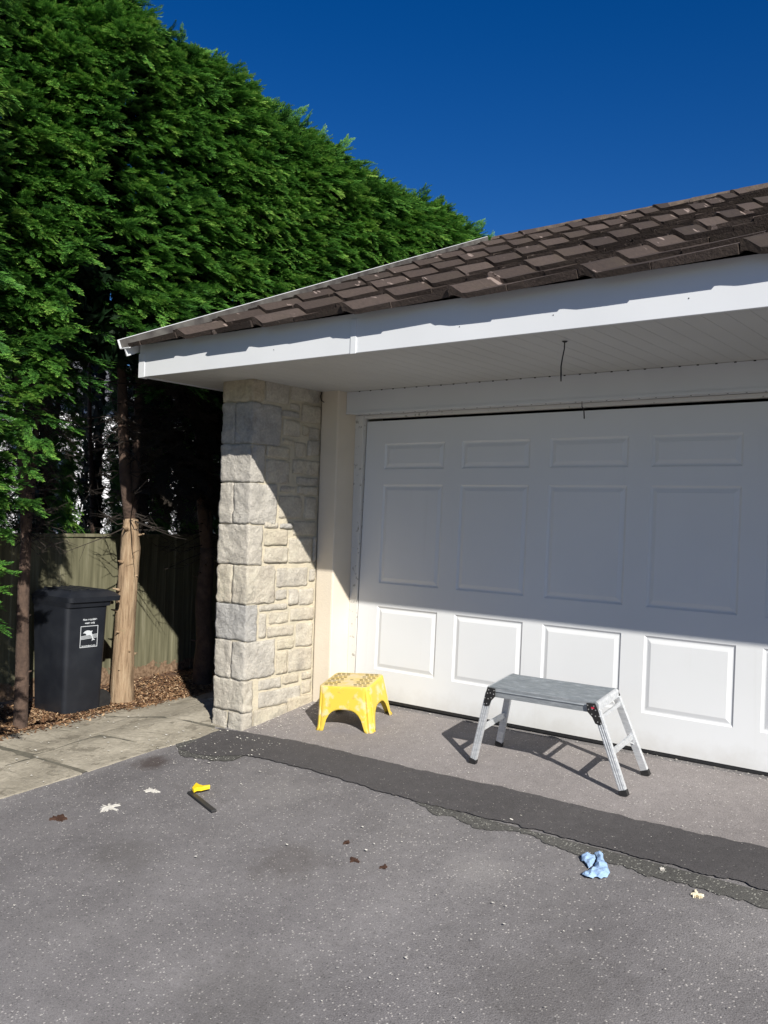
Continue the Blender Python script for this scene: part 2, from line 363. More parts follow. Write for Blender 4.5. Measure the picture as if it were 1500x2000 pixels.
# paving slabs
edgeR = [(-4.5,-1.35),(-3.2,-.95),(-2.509,-.735),(-2.007,-.62),(-1.471,-.53),(-1.18,-.42),(-1.0,-.42),(-.97,-.60),(8,-.60)]
edgeL = [(-4.5,-2.2),(-3.0,-2.05),(-1.86,-1.92),(-1.67,-1.96),(-1.32,-1.90),(-.93,-2.0),(-.7,-1.92),(-.13,-1.83),(8,-1.8)]
def ex(L, y): a = np.array(L); return float(np.interp(y, a[:,0], a[:,1]))
def slab_h(x, y): return gh(x, y)+.012
def slabs():
    mb = MB(); n = 0
    yj = [-4.5,-3.9,-3.35,-2.85,-2.42,-2.007,-1.49,-1.02,-.5,.0,.6,1.2,1.8,2.4,3,3.6,4.2]
    for a in range(len(yj)-1):
        y0, y1 = yj[a], yj[a+1]; split = .42+.2*((a*37)%10)/10
        for s in (0, 1):
            g_ = .006+.004*((a*13+s*5)%3); ny = 10; nxs = 8; base = len(mb.v)
            tz = random.uniform(-.004, .004)
            for j in range(ny+1):
                y = y0+g_+(y1-y0-2*g_)*j/ny
                L, R = ex(edgeL, y), ex(edgeR, y); c = L+(R-L)*split+.02*noise.noise(Vector((y*4, a, s)))
                xa, xb = (L, c-g_) if s == 0 else (c+g_, R)
                skew = .10*(1 if a % 2 else -.4)
                for i in range(nxs+1):
                    x = xa+(xb-xa)*i/nxs; yy = y+skew*(x-xa)*.35+.008*noise.noise(Vector((x*6, j*.5, a)))
                    if s == 1: x += .012*noise.noise(Vector((y*9, 3, i)))
                    z = slab_h(x, yy)+tz+.004*noise.noise(Vector((x*5, yy*5, 0)))
                    if i in (0, nxs) or j in (0, ny): z -= .004
                    mb.v.append((x, yy, z))
            w = nxs+1
            for j in range(ny):
                for i in range(nxs): q = base+j*w+i; mb.f.append((q, q+1, q+w+1, q+w))
            # skirts
            for j in range(ny):
                for i in (0, nxs):
                    q = base+j*w+i; v0, v1 = mb.v[q], mb.v[q+w]; k = len(mb.v)
                    mb.v += [(v0[0], v0[1], v0[2]-.03), (v1[0], v1[1], v1[2]-.03)]; mb.f.append((q, q+w, k+1, k))
            for i in range(nxs):
                for j in (0, ny):
                    q = base+j*w+i; v0, v1 = mb.v[q], mb.v[q+1]; k = len(mb.v)
                    mb.v += [(v0[0], v0[1], v0[2]-.03), (v1[0], v1[1], v1[2]-.03)]; mb.f.append((q, q+1, k+1, k))
    return tag(mb.build('paving', M_flag, smooth=True, auto=35), kind='structure')
slabs()
mb = MB(); n = 60
for i in range(n+1):
    y = -4.4+8*i/n; L, R = ex(edgeL, y)-.02, ex(edgeR, y)-.01
    for k in range(9): x = L+(R-L)*k/8; mb.v.append((x, y, gh(x, y)+.004))
for i in range(n):
    for k in range(8): a = i*9+k; mb.f.append((a, a+1, a+10, a+9))
tag(mb.build('paving_bed', M_mortar_dk, smooth=True), kind='structure')
mb = MB(); n = 90
for i in range(n+1):
    y = -4.5+13*i/n; R = ex(edgeL, y)+.03*noise.noise(Vector((y*5, 0, 0)))
    for k in range(31): x = -4.2+(R+4.2)*k/30; mb.v.append((x, y, gh(x, y)+.010+.012*noise.noise(Vector((x*8, y*8, 0)))))
for i in range(n):
    for k in range(30): a = i*31+k; mb.f.append((a, a+1, a+32, a+31))
tag(mb.build('flower_bed_soil', M_soil, smooth=True), kind='structure')

def chips():
    vs, fs, ti = [], [], []
    for i in range(22000):
        if i < 20500:
            y = random.uniform(-2.6, 1.0); x = ex(edgeL, y)+.05-abs(random.gauss(0, .45)); 
        else: y = random.uniform(-3, .4); x = ex(edgeL, y)+abs(random.gauss(0, .09))
        if x < -2.78: continue
        z = gh(x, y)+.02+random.uniform(0, .012)+.028*math.exp(-((x+2.03)**2+(y+1.5)**2)/.04)
        if x > ex(edgeL, y): z = slab_h(x, y)+.004
        l, w = random.uniform(.008, .028), random.uniform(.004, .010)
        a = random.uniform(0, 6.28); t = random.uniform(-.6, .6)
        d = Vector((math.cos(a)*l, math.sin(a)*l, t*l)); e = Vector((-math.sin(a)*w, math.cos(a)*w, random.uniform(-.5, .5)*w)); p = Vector((x, y, z))
        b = len(vs); vs += [p-d, p+e, p+d*.9, p-e]; fs.append((b, b+1, b+2, b+3)); ti += [random.random()]*4
    me = bpy.data.meshes.new('bark_mulch'); me.from_pydata(vs, [], fs); me.materials.append(M_chip)
    at = me.attributes.new('tint', 'FLOAT', 'POINT'); at.data.foreach_set('value', ti)
    o = bpy.data.objects.new('bark_mulch', me); link(o); tag(o, 'reddish brown bark chippings scattered under the conifers beside the paving', 'mulch', kind='stuff')
chips()

# ------------------------------------------------------------------ garage
ga = empty('garage', (0, 0, 0), 'single storey garage with stone pillar, white panelled door and brown tiled roof', 'garage')
XL, XR = -.5825, 5.35           # outer pillar sides
xp1, yp, yc, xc = -.2637, -.9724, -.2501, -.0901
zs, yf, xf, XE = 2.3411, -1.4395, -.9492, 6.0
DW = 4.42
# rendered walls (front piers, sides, back)
mb = MB()
mb.box(xp1, xc, yc, .25, -.3, zs+.05); mb.box(DW+.09, DW+.26, yc, .25, -.3, zs+.05)
mb.box(XL+.02, xp1, -.2, .25, -.3, zs+.05); mb.box(DW+.26, XR-.02, -.2, .25, -.3, zs+.05)
mb.box(XL+.02, XL+.2, .25, 8.2, -.3, zs+.04); mb.box(XR-.2, XR-.02, .25, 8.2, -.3, zs+.04); mb.box(XL+.2, XR-.2, 8.0, 8.2, -.3, zs+.04)
mb.box(xc, DW+.09, -.02, .25, 2.19, zs+.05)
mb.build('rendered_wall', M_cream, ga, bevel=.012)
mb = MB(); mb.box(xc, DW+.09, .30, .34, -.3, 2.3); mb.build('dark_interior', M_dark, ga)

# stone pillar: mortar core and rough stones
def rough_block(out, tints, x0, x1, y0, y1, z0, z1, amp, seed, tint, res=.0155):
    """box whose faces are rounded and rough"""
    dims = (x1-x0, y1-y0, z1-z0); c = Vector(((x0+x1)/2, (y0+y1)/2, (z0+z1)/2)); hd = Vector(dims)/2
    N = [max(2, int(d/res)) for d in dims]; b0 = len(out.v)
    idx = {}
    def vid(i, j, k):
        key = (i, j, k)
        if key not in idx:
            u = Vector((2*i/N[0]-1, 2*j/N[1]-1, 2*k/N[2]-1)); p = Vector((c.x+u.x*hd.x, c.y+u.y*hd.y, c.z+u.z*hd.z))
            r = .006  # rounding
            q = Vector([max(abs(u[a])*hd[a]-(hd[a]-r), 0)*(1 if u[a] > 0 else -1) for a in range(3)])
            inner = Vector([min(abs(u[a])*hd[a], hd[a]-r)*(1 if u[a] > 0 else -1) for a in range(3)])
            if q.length > 1e-6: p = c+inner+q.normalized()*min(q.length, r)
            nrm = Vector([u[a] if abs(abs(u[a])-1) < 1e-6 else 0 for a in range(3)])
            if nrm.length: nrm.normalize()
            d = amp*.8*(noise.fractal(p*14+Vector((seed, 0, 0)), .8, 2, 5)*1.0+.35*(1-2*abs(noise.noise(p*16+Vector((seed, 1, 2))))))
            e = min([(1-abs(u[a]))*hd[a] for a in range(3) if abs(abs(u[a])-1) > 1e-6] or [0])
            d *= min(1, .45+e/.02)
            # broken edge chips
            ch = noise.noise(p*14+Vector((seed*3, 5, 1)))
            if e < .022 and ch > .12: d -= amp*(ch-.12)*2.6
            jit = Vector((noise.noise(Vector((p.y*11, p.z*11, seed))), noise.noise(Vector((p.x*11, p.z*11, seed+4))), noise.noise(Vector((p.x*9, p.y*9, seed+7)))))*.003
            idx[key] = len(out.v); out.v.append(tuple(p+nrm*d+jit)); tints.append(tint)
        return idx[key]
    for a in range(3):
        b, c2 = (a+1) % 3, (a+2) % 3
        for side in (0, N[a]):
            for i in range(N[b]):
                for j in range(N[c2]):
                    q = []
                    for (di, dj) in ((0,0),(1,0),(1,1),(0,1)):
                        k = [0, 0, 0]; k[a] = side; k[b] = i+di; k[c2] = j+dj; q.append(vid(*k))
                    out.f.append(tuple(q) if side else tuple(q[::-1]))
fz = [2.355, 2.184, 1.883, 1.605, 1.306, 1.014, .733, .470, .193, -.036, -.20]
qlen = [.11, .295, .14, .275, .14, .285, .115, .305, .095, .10]
fsplit = [0, .43, 0, .46, 0, .50, 0, .56, 0, .48]
qt = [.95, .12, .3, .30, .45, .62, .05, .35, .55, .6]
UP = [(-.847,-.607,2.356,2.197),(-.586,-.264,2.358,2.244),(-.586,-.487,2.216,2.169),(-.671,-.484,2.153,2.110),(-.463,-.256,2.222,2.089),(-.656,-.475,2.09,1.967),(-.447,-.382,2.061,1.987),(-.37,-.255,2.056,1.966),
(-.822,-.586,1.882,1.796),(-.66,-.53,1.945,1.90),(-.524,-.397,1.931,1.814),(-.387,-.255,1.958,1.839),(-.815,-.569,1.782,1.611),(-.539,-.248,1.8,1.693),(-.492,-.253,1.672,1.612),
(-.665,-.5,1.595,1.552),(-.669,-.419,1.524,1.357),(-.478,-.261,1.601,1.538),(-.397,-.266,1.525,1.354),(-.81,-.67,1.325,1.285),(-.653,-.529,1.32,1.284),(-.51,-.27,1.338,1.234),(-.81,-.577,1.269,1.158),(-.805,-.57,1.140,1.030),(-.551,-.305,1.212,1.025),(-.29,-.256,1.22,1.03),
(-.672,-.338,.988,.847),(-.318,-.258,.973,.884),(-.675,-.559,.827,.756),(-.538,-.438,.825,.711),(-.423,-.265,.823,.703),
(-.835,-.549,.724,.682),(-.834,-.764,.664,.488),(-.735,-.531,.664,.580),(-.512,-.262,.678,.587),(-.744,-.471,.561,.486),(-.445,-.262,.563,.387),
(-.644,-.462,.461,.385),(-.647,-.53,.368,.203),(-.516,-.262,.372,.203),(-.82,-.591,.180,.105),(-.573,-.404,.186,.123),(-.364,-.26,.186,.133),(-.815,-.377,.090,-.022),(-.36,-.26,.118,.022)]
mb = MB(); tints = []
inn = .03
for i in range(10):
    z1, z0 = fz[i]-.004, fz[i+1]+.004
    Y1 = yp+qlen[i]
    if i == 9:   # base course, plinth strip on the side
        for a, b in ((XL, XL+.15), (XL+.165, xp1)): rough_block(mb, tints, a, b, yp, yp+.1, z0-.2, z1, .008, i*7+a, .5)
        rough_block(mb, tints, xp1-.08, xp1+.012, yp+.11, -.525, -.30, -.030, .004, 77, .75)
        rough_block(mb, tints, xp1-.08, xp1+.012, -.52, yc-.005, -.30, .010, .004, 78, .85)
    elif fsplit[i]:
        xm = XL+(xp1-XL)*fsplit[i]
        rough_block(mb, tints, XL, xm-.004, yp, yp+.2, z0, z1, .010, i*7, qt[i]+.12)
        rough_block(mb, tints, xm+.004, xp1, yp, Y1, z0, z1, .009, i*7+3, qt[i])
    else: rough_block(mb, tints, XL, xp1, yp, Y1, z0, z1, .0095, i*7, qt[i])
for k, (y0, y1, z1, z0) in enumerate(UP):
    random.seed(k+3); t = random.choice([.45,.6,.7,.8,.5,.65,.2])
    rough_block(mb, tints, xp1-.09, xp1+random.uniform(-.006, .008), y0, y1, z0, z1, .006, k*5+50, t)
# hidden side of the pillar (towards the hedge): courses repeated
for i in range(9):
    yy = yp+.21
    while yy < .2:
        w = .22+.14*((i*3+int(yy*10)) % 3)/2; rough_block(mb, tints, XL-.005, XL+.09, yy, min(yy+w, .24), fz[i+1]+.007, fz[i]-.007, .01, i+yy*9, .5, res=.04); yy += w+.014
random.seed(11)
po = mb.build('stone_pillar', M_stone, ga, smooth=True)
me = po.data; at = me.attributes.new('tint', 'FLOAT', 'POINT'); at.data.foreach_set('value', tints)
mb = MB(); mb.box(XL+.012, xp1-.011, yp+.012, yc+.06, -.4, zs+.04); mb.box(XL+.016, XL+.1, yc+.06, .24, -.4, zs+.04)
mb.build('pillar_mortar', M_mortar, po)
mb = MB(); mb.box(DW+.262, XR, yp, -.2, -.4, zs+.04); mb.build('far_pillar', M_mortar, ga)

# soffit boards with grooves
mb = MB(); x = xf; prof = []; gw = .107; k0 = 1.6436 % gw
xs_ = [xf]; X = k0-20*gw
while X < XE:
    if X > xf+.01: xs_.append(X)
    X += gw
xs_.append(XE)
prof = [(xs_[0], zs)]
for X in xs_[1:-1]: prof += [(X-.004, zs), (X-.002, zs+.002), (X+.001, zs+.002), (X+.003, zs)]
prof.append((xs_[-1], zs))
def soff(y0, y1, a, b):
    P = [p for p in prof if a <= p[0] <= b]
    P = [(a, zs)]+[p for p in P if a+.01 < p[0] < b-.01]+[(b, zs)]
    n = len(P); mb.add([(p[0], y0, p[1]) for p in P]+[(p[0], y1, p[1]) for p in P], [(i, i+1, n+i+1, n+i) for i in range(n-1)])
    mb.box(a, b, y0, y1, zs+.012, zs+.02)
soff(yf+.021, .0, xf+.004, XE-.01)
# side soffit, running along the garage side
mb.box(xf+.004, XL+.03, .0, 8.6, zs, zs+.012)
sfo = mb.build('soffit', M_soffit, ga)
# dots: end clips of the soffit boards
mb = MB()
for X in xs_[1:-1]:
    if X > xc+.05 and X < DW:
        mb.box(X-.008, X+.006, -.1585, -.155, zs-.006, zs+.001)
        mb.box(X+.04, X+.048, -.085, -.077, 2.1718, 2.1735)
absorb(sfo, mb, M_dark)
# fascia boards
fa = MB(); fa.box(xf, XE, yf, yf+.02, zs-.008, 2.564); fa.box(xf, xf+.02, yf+.02, 8.6, zs-.008, 2.515)
fo = fa.build('fascia', M_white, ga, bevel=.002)
mb = MB(); mb.box(1.028, 1.071, yf-.006, yf-.0005, zs-.012, 2.53); mb.build('joint_cover', M_white, fo, bevel=.002)
mb = MB(); mb.box(xf-.004, xf+.062, yf-.005, yf-.0005, zs-.012, 2.50); mb.box(xf-.006, xf-.0005, yf-.005, yf+.07, zs-.012, 2.50); mb.build('corner_cap', M_white, fo, bevel=.002)
for X in (1.78, 2.33, 3.0, .4): mb = MB(); mb.tube([(X, yf, 2.41), (X, yf-.002, 2.41)], [.003, .003], 6); mb.build('screw', M_rubber, fo)

# roof tiles
SL = math.atan(.417); cs, sn = math.cos(SL), math.sin(SL)
YE, ZE = -1.522, 2.508          # eave line: underside of the first course
PT = .735; PH = 2.514-8*PT
ridge_s = (3.36-YE)/cs; NC = 13; gz = ridge_s/NC
def rp(x, s, h):   # roof point: distance up slope, height off plane
    return (x, YE+s*cs-h*sn, ZE+s*sn+h*cs)
tm = MB(); tt = []
TOP = [(0, .072), (.014, .076), (.030, .070), (.082, .030), (.11, .027), (.22, .031), (.345, .037)]
TOP2 = [(.349, .035), (.47, .041), (.60, .049), (.715, .056), (.728, .054)]
def tile(x0, prof_, j, th=.030):
    jx, jh, js = random.uniform(-.003, .003), random.uniform(-.002, .003), random.uniform(-.008, .006)
    rot = random.uniform(-.006, .006); s0, s1 = j*gz+js, (j+1)*gz+.045; P = prof_
    P = [(u, h) for (u, h) in P if x0+u > xf-.01]
    if len(P) < 2: return
    t = random.random(); b = len(tm.v); n = len(P); NS = 4
    for k in range(NS+1):
        s = s0+(s1-s0)*k/NS; dz = .030*(1-k/NS)-.004
        for (u, h) in P:
            w = .0025*noise.noise(Vector(((x0+u)*25, s*25, 1)))
            tm.v.append(rp(x0+u+jx, s+rot*u*3+(w*2 if k == 0 else 0), h+jh+dz+w))
        for (u, h) in P:
            w = .003*noise.noise(Vector(((x0+u)*30, s*25, 9)))
            tm.v.append(rp(x0+u+jx, s+rot*u*3+.004, (h+jh+dz-th+w) if j else .010+.55*h+w))
    tt.extend([t]*((NS+1)*2*n))
    for k in range(NS):
        for i in range(n-1):
            a = b+k*2*n+i; tm.f.append((a, a+1, a+2*n+1, a+2*n)); c_ = a+n; tm.f.append((c_, c_+2*n, c_+2*n+1, c_+1))
        for i in (0, n-1): a = b+k*2*n+i; tm.f.append((a, a+n, a+3*n, a+2*n))
    for i in range(n-1): a = b+i; tm.f.append((a, a+n, a+n+1, a+1))
for j in range(NC):
    X = PH
    while X < XE:
        tile(X, TOP, j); tile(X, TOP2, j); X += PT
ro = tm.build('roof_tiles', M_tile, ga)
me = ro.data; at = me.attributes.new('tint', 'FLOAT', 'POINT'); at.data.foreach_set('value', tt)
# back slope and underlay
YR, ZR = YE+ridge_s*cs, ZE+ridge_s*sn
mb = MB(); mb.add([(xf+.01, YE+.105, ZE+.030), (XE, YE+.105, ZE+.030), (XE, YR, ZR-.02), (xf+.01, YR, ZR-.02), (xf+.01, 2*YR-YE, ZE-.02), (XE, 2*YR-YE, ZE-.02)], [(0,1,2,3),(3,2,5,4)])
mb.add([(xf+.02, YE+.1, ZE), (xf+.02, YR, ZR-.03), (xf+.02, 2*YR-YE-.1, ZE-.03)], [(0,1,2)])
mb.add([(XE-.02, YE+.1, ZE), (XE-.02, YR, ZR-.03), (XE-.02, 2*YR-YE-.1, ZE-.03)], [(0,1,2)])
mb.build('roof_underlay', M_gap, ga)
mb = MB(); X = xf
while X < XE:
    n = 8; pts0 = []; w = .45
    ro_ = random.uniform(-.006, .006)
    for e in (X, X+w-.006):
        for k in range(n+1):
            a = math.pi*k/n; pts0.append((e, YR-.12*math.cos(a), ZR-.01+.085*math.sin(a)+ro_))
    mb.add(pts0, [(i, i+1, i+n+2, i+n+1) for i in range(n)]+[tuple(range(n+1)), tuple(range(n+1, 2*n+2))])
    X += w
mb.build('ridge_tiles', M_ridge, ga, smooth=True, auto=40)
# verge gutter: white channel running up the left edge
vg = MB()
def vbox(x0, x1, h0, h1, s0, s1, b=vg):
    p = [rp(x0, s0, h0), rp(x1, s0, h0), rp(x1, s0, h1), rp(x0, s0, h1), rp(x0, s1, h0), rp(x1, s1, h0), rp(x1, s1, h1), rp(x0, s1, h1)]
    b.add(p, [(0,1,2,3),(7,6,5,4),(0,4,5,1),(1,5,6,2),(2,6,7,3),(3,7,4,0)])
vbox(xf-.085, xf-.081, .03, .092, -.02, ridge_s-.02)
vbox(xf-.080, xf+.02, .024, .029, -.02, ridge_s-.02)
vbox(xf-.035, xf-.025, -.03, .023, -.02, .5)
vo = vg.build('verge_trim', M_white, ga)
v2 = MB(); vbox(xf-.0795, xf-.0775, .030, .088, -.005, ridge_s-.02, v2); vbox(xf-.077, xf+.03, .030, .034, .02, ridge_s-.02, v2)
v2.build('verge_channel', M_gap, vo)

# lintel boxing, frame, door
mb = MB(); mb.box(xc+.001, DW+.089, -.1564, -.145, 2.170, zs-.001); mb.box(xc+.001, DW+.089, -.145, -.022, 2.1739, 2.182); mb.box(xc+.001, DW+.089, -.16, -.1565, 2.168, 2.186)
mb.build('lintel_board', M_white, ga, bevel=.002)
mb = MB(); mb.box(xc+.001, -.010, -.045, .03, -.3, 2.172); mb.box(DW+.010, DW+.089, -.045, .03, -.3, 2.172); mb.box(-.010, DW+.01, -.03, .03, 2.146, 2.172)
mb.build('door_frame', M_grey, ga, bevel=.003)
lean = .055; ZT = 2.125; ZB = .022
def dp(x, z, d=0): return (x, -.004-lean*(ZT-z)/ZT-d, z)
rows = [(1.7536, 1.9507), (.8867, 1.6377), (.2387, .7124)]
mb = MB(); px = [(.1861+i*.70, .1861+i*.70+.5496) for i in range(6)]
XB = [0]+[v for p in px for v in p]+[DW]; ZBk = [ZB, .2387, .7124, .8867, 1.6377, 1.7536, 1.9507, ZT]
def q(*p): mb.add(p, [(0,1,2,3)])
for i in range(len(XB)-1):
    for j in range(len(ZBk)-1):
        x0, x1, z0, z1 = XB[i], XB[i+1], ZBk[j], ZBk[j+1]
        if i % 2 == 1 and j % 2 == 1:
            lev = [(0, 0), (.002, -.002), (.012, -.009), (.020, -.009), (.044, -.002)]
            for (a, da), (b, db) in zip(lev[:-1], lev[1:]):
                A = [(x0+a, z0+a), (x1-a, z0+a), (x1-a, z1-a), (x0+a, z1-a)]; B = [(x0+b, z0+b), (x1-b, z0+b), (x1-b, z1-b), (x0+b, z1-b)]
                for k in range(4):
                    k2 = (k+1) % 4; q(dp(*A[k], da), dp(*A[k2], da), dp(*B[k2], db), dp(*B[k], db))
            b, db = lev[-1]; q(dp(x0+b, z0+b, db), dp(x1-b, z0+b, db), dp(x1-b, z1-b, db), dp(x0+b, z1-b, db))
        else: q(dp(x0, z0), dp(x1, z0), dp(x1, z1), dp(x0, z1))
T = .04
for (a, b) in (((0, ZB), (0, ZT)), ((0, ZT), (DW, ZT)), ((DW, ZT), (DW, ZB)), ((DW, ZB), (0, ZB))):
    q(dp(*a), dp(*b), dp(*b, -T), dp(*a, -T))
q(dp(0, ZB, -T), dp(DW, ZB, -T), dp(DW, ZT, -T), dp(0, ZT, -T))
do = mb.build('garage_door', M_door, ga)
bm = bmesh.new(); bm.from_mesh(do.data); bmesh.ops.remove_doubles(bm, verts=bm.verts, dist=1e-5); bmesh.ops.recalc_face_normals(bm, faces=bm.faces); bm.to_mesh(do.data); bm.free()
mb = MB(); mb.obox((DW/2, -.004-lean+.018, .012), (DW/2-.01, 0, 0), (0, .012, 0), (0, 0, .012)); mb.build('bottom_seal', M_rubber, do)

# cables
def cable(name, pts, r, label, cap=None):
    mb = MB(); mb.tube(pts, r, 8)
    o = empty(name, pts[0], label, 'cable')
    c_ = mb.build('wire', M_rubber, o, smooth=True)
    for v in c_.data.vertices: v.co = v.co-Vector(pts[0])
    if cap:
        mb = MB(); mb.tube([(0,0,0), (0,0,-.006)], [.016, .010], 10); mb.build('grommet', M_rubber, o)
    return o
cable('hanging_cable', [(2.247,-1.147,2.340),(2.246,-1.147,2.30),(2.238,-1.15,2.25),(2.232,-1.15,2.21),(2.233,-1.15,2.165),(2.234,-1.15,2.13)], [.0035,.0035,.0035,.0038,.0045,.0035], 'black cable dangling straight down from the soffit above the garage door', True)
cable('cable_stub', [(1.849,-.10,2.172),(1.852,-.105,2.14),(1.868,-.108,2.11),(1.872,-.108,2.06)], [.002,.003,.0038,.0045], 'short black cable end poking out below the lintel over the door')
cable('bent_wire', [(-.252,-.262,2.338),(-.256,-.272,2.305),(-.235,-.285,2.27),(-.20,-.29,2.252)], [.004,.004,.004,.003], 'short bent black wire under the soffit beside the top of the stone pillar')

# ------------------------------------------------------------------ fence
fe = empty('wooden_fence', (-2.8, -1, -.28), 'vertical board fence, greenish and shaded, behind the wheelie bin and trunks', 'fence')
def child(mb_, name, m, par, **k):
    o = mb_.build(name, m, par, **k); off = Vector(par.location); rz = par.rotation_euler.z
    inv = Matrix.Rotation(-rz, 4, 'Z') @ Matrix.Translation(-off)
    o.data.transform(inv)
    return o
M_fence_tc = M_fence
mb = MB(); y = -4.2; random.seed(5)
while y < 8.0:
    t = random.uniform(-.004, .004); w = .122
    mb.obox((-2.8+t, y+w/2, .42), (.006, .004, 0), (-.004, w/2+.004, 0), (0, 0, .70+random.uniform(-.006, .006))); y += w-.006
b_ = child(mb, 'fence_boards', M_fence, fe)
for (xa, xb, za, zb) in ((-2.835,-2.81,.92,1.0),(-2.835,-2.81,0,.07),(-2.83,-2.775,1.122,1.15)):
    mb = MB(); mb.box(xa, xb, -4.2, 8, za, zb); child(mb, 'fence_rail', M_fence, fe)

# ------------------------------------------------------------------ conifer hedge: trees
def frond_template(rng, n=13, L=.17):
    """flat feathery spray: leaflets either side of a spine, in the x-y plane"""
    V = []; T = []
    def leaf(p, d, l, w, nz, t):
        d = d/np.linalg.norm(d); s = np.array([-d[1], d[0], 0]); 
        V.extend([p-s*w*.35, p+d*l*.45+s*w+[0,0,nz], p+d*l, p+d*l*.45-s*w+[0,0,-nz]]); T.extend([t, t, min(t+.12, 1), t])
    for i in range(n):
        f = (i+1)/n; x = L*f*.92; p = np.array([x, .012*np.sin(f*4), -.03*f*f])
        l = L*.42*(1-.55*f)*rng.uniform(.7, 1.2)
        for sgn in (-1, 1):
            a = sgn*(.55+.25*rng.random()); d = np.array([np.cos(a), np.sin(a), rng.uniform(-.25, .15)])
            leaf(p, d, l, .0036+.0022*rng.random(), rng.uniform(-.004, .004), .45*f+.15)
            if i % 2 == 0:   # secondary
                q_ = p+d*l*.5; a2 = a+sgn*.5; leaf(q_, np.array([np.cos(a2), np.sin(a2), -.1]), l*.6, .0036, .002, .45*f+.22)
    leaf(np.array([L*.9, 0, -.025]), np.array([1, 0, -.1]), L*.3, .006, .002, .8)
    return np.array(V), np.array(T)
rng = np.random.default_rng(3)
FR = [frond_template(rng) for _ in range(4)]
def rotm(x, z):   # rows of frames from forward x and up-ish z arrays
    x = x/np.linalg.norm(x, axis=1, keepdims=True); y = np.cross(z, x); y /= np.linalg.norm(y, axis=1, keepdims=True)+1e-9; z = np.cross(x, y)
    return np.stack([x, y, z], axis=2)
def bough_template(rng, n=26, L=.46):
    V = []; T = []
    for i in range(n):
        f = (i+.5)/n; sgn = 1 if i % 2 else -1
        p = np.array([L*f, 0, -.10*f*f+rng.uniform(-.02, .02)])
        a = sgn*rng.uniform(.25, 1.0)*(1-.6*f); d = np.array([[np.cos(a), np.sin(a), rng.uniform(-.28, .22)]])
        up = np.array([[rng.uniform(-.25, .25), rng.uniform(-.3, .3), 1.]])
        Rm = rotm(d, up)[0]; fv, ft = FR[rng.integers(4)]; s = rng.uniform(.75, 1.15)*(1.05-.3*f)
        p = p+np.array([0, sgn*.06*(1-f)*rng.random(), 0])
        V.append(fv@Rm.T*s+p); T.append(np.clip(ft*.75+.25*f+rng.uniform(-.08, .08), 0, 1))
    return np.concatenate(V), np.concatenate(T)
BT = [bough_template(rng) for _ in range(5)]
def place(pos, fw, up, scale, tint, rng):
    Vs = []; Ts = []
    R = rotm(fw, up); ids = rng.integers(len(BT), size=len(pos))
    for k, (bv, bt_) in enumerate(BT):
        m = ids == k
        if not m.any(): continue
        v = np.einsum('nij,mj->nmi', R[m], bv)*scale[m][:, None, None]+pos[m][:, None, :]
        t = np.clip(bt_[None, :]+tint[m][:, None], 0, 1)
        Vs.append(v.reshape(-1, 3)); Ts.append(t.reshape(-1))
    return np.concatenate(Vs), np.concatenate(Ts)
def leaf_mesh(name, V, T):
    n = len(V)//4; me = bpy.data.meshes.new(name)
    me.vertices.add(len(V)); me.vertices.foreach_set('co', V.astype(np.float32).ravel())
    me.loops.add(n*4); me.loops.foreach_set('vertex_index', np.arange(n*4, dtype=np.int32))
    me.polygons.add(n); me.polygons.foreach_set('loop_start', np.arange(0, n*4, 4, dtype=np.int32)); me.polygons.foreach_set('loop_total', np.full(n, 4, dtype=np.int32))
    me.update(calc_edges=True); at = me.attributes.new('tint', 'FLOAT', 'POINT'); at.data.foreach_set('value', T.astype(np.float32)); me.materials.append(M_leaf)
    return me
def nz(x, y, z): return noise.noise(Vector((x, y, z)))
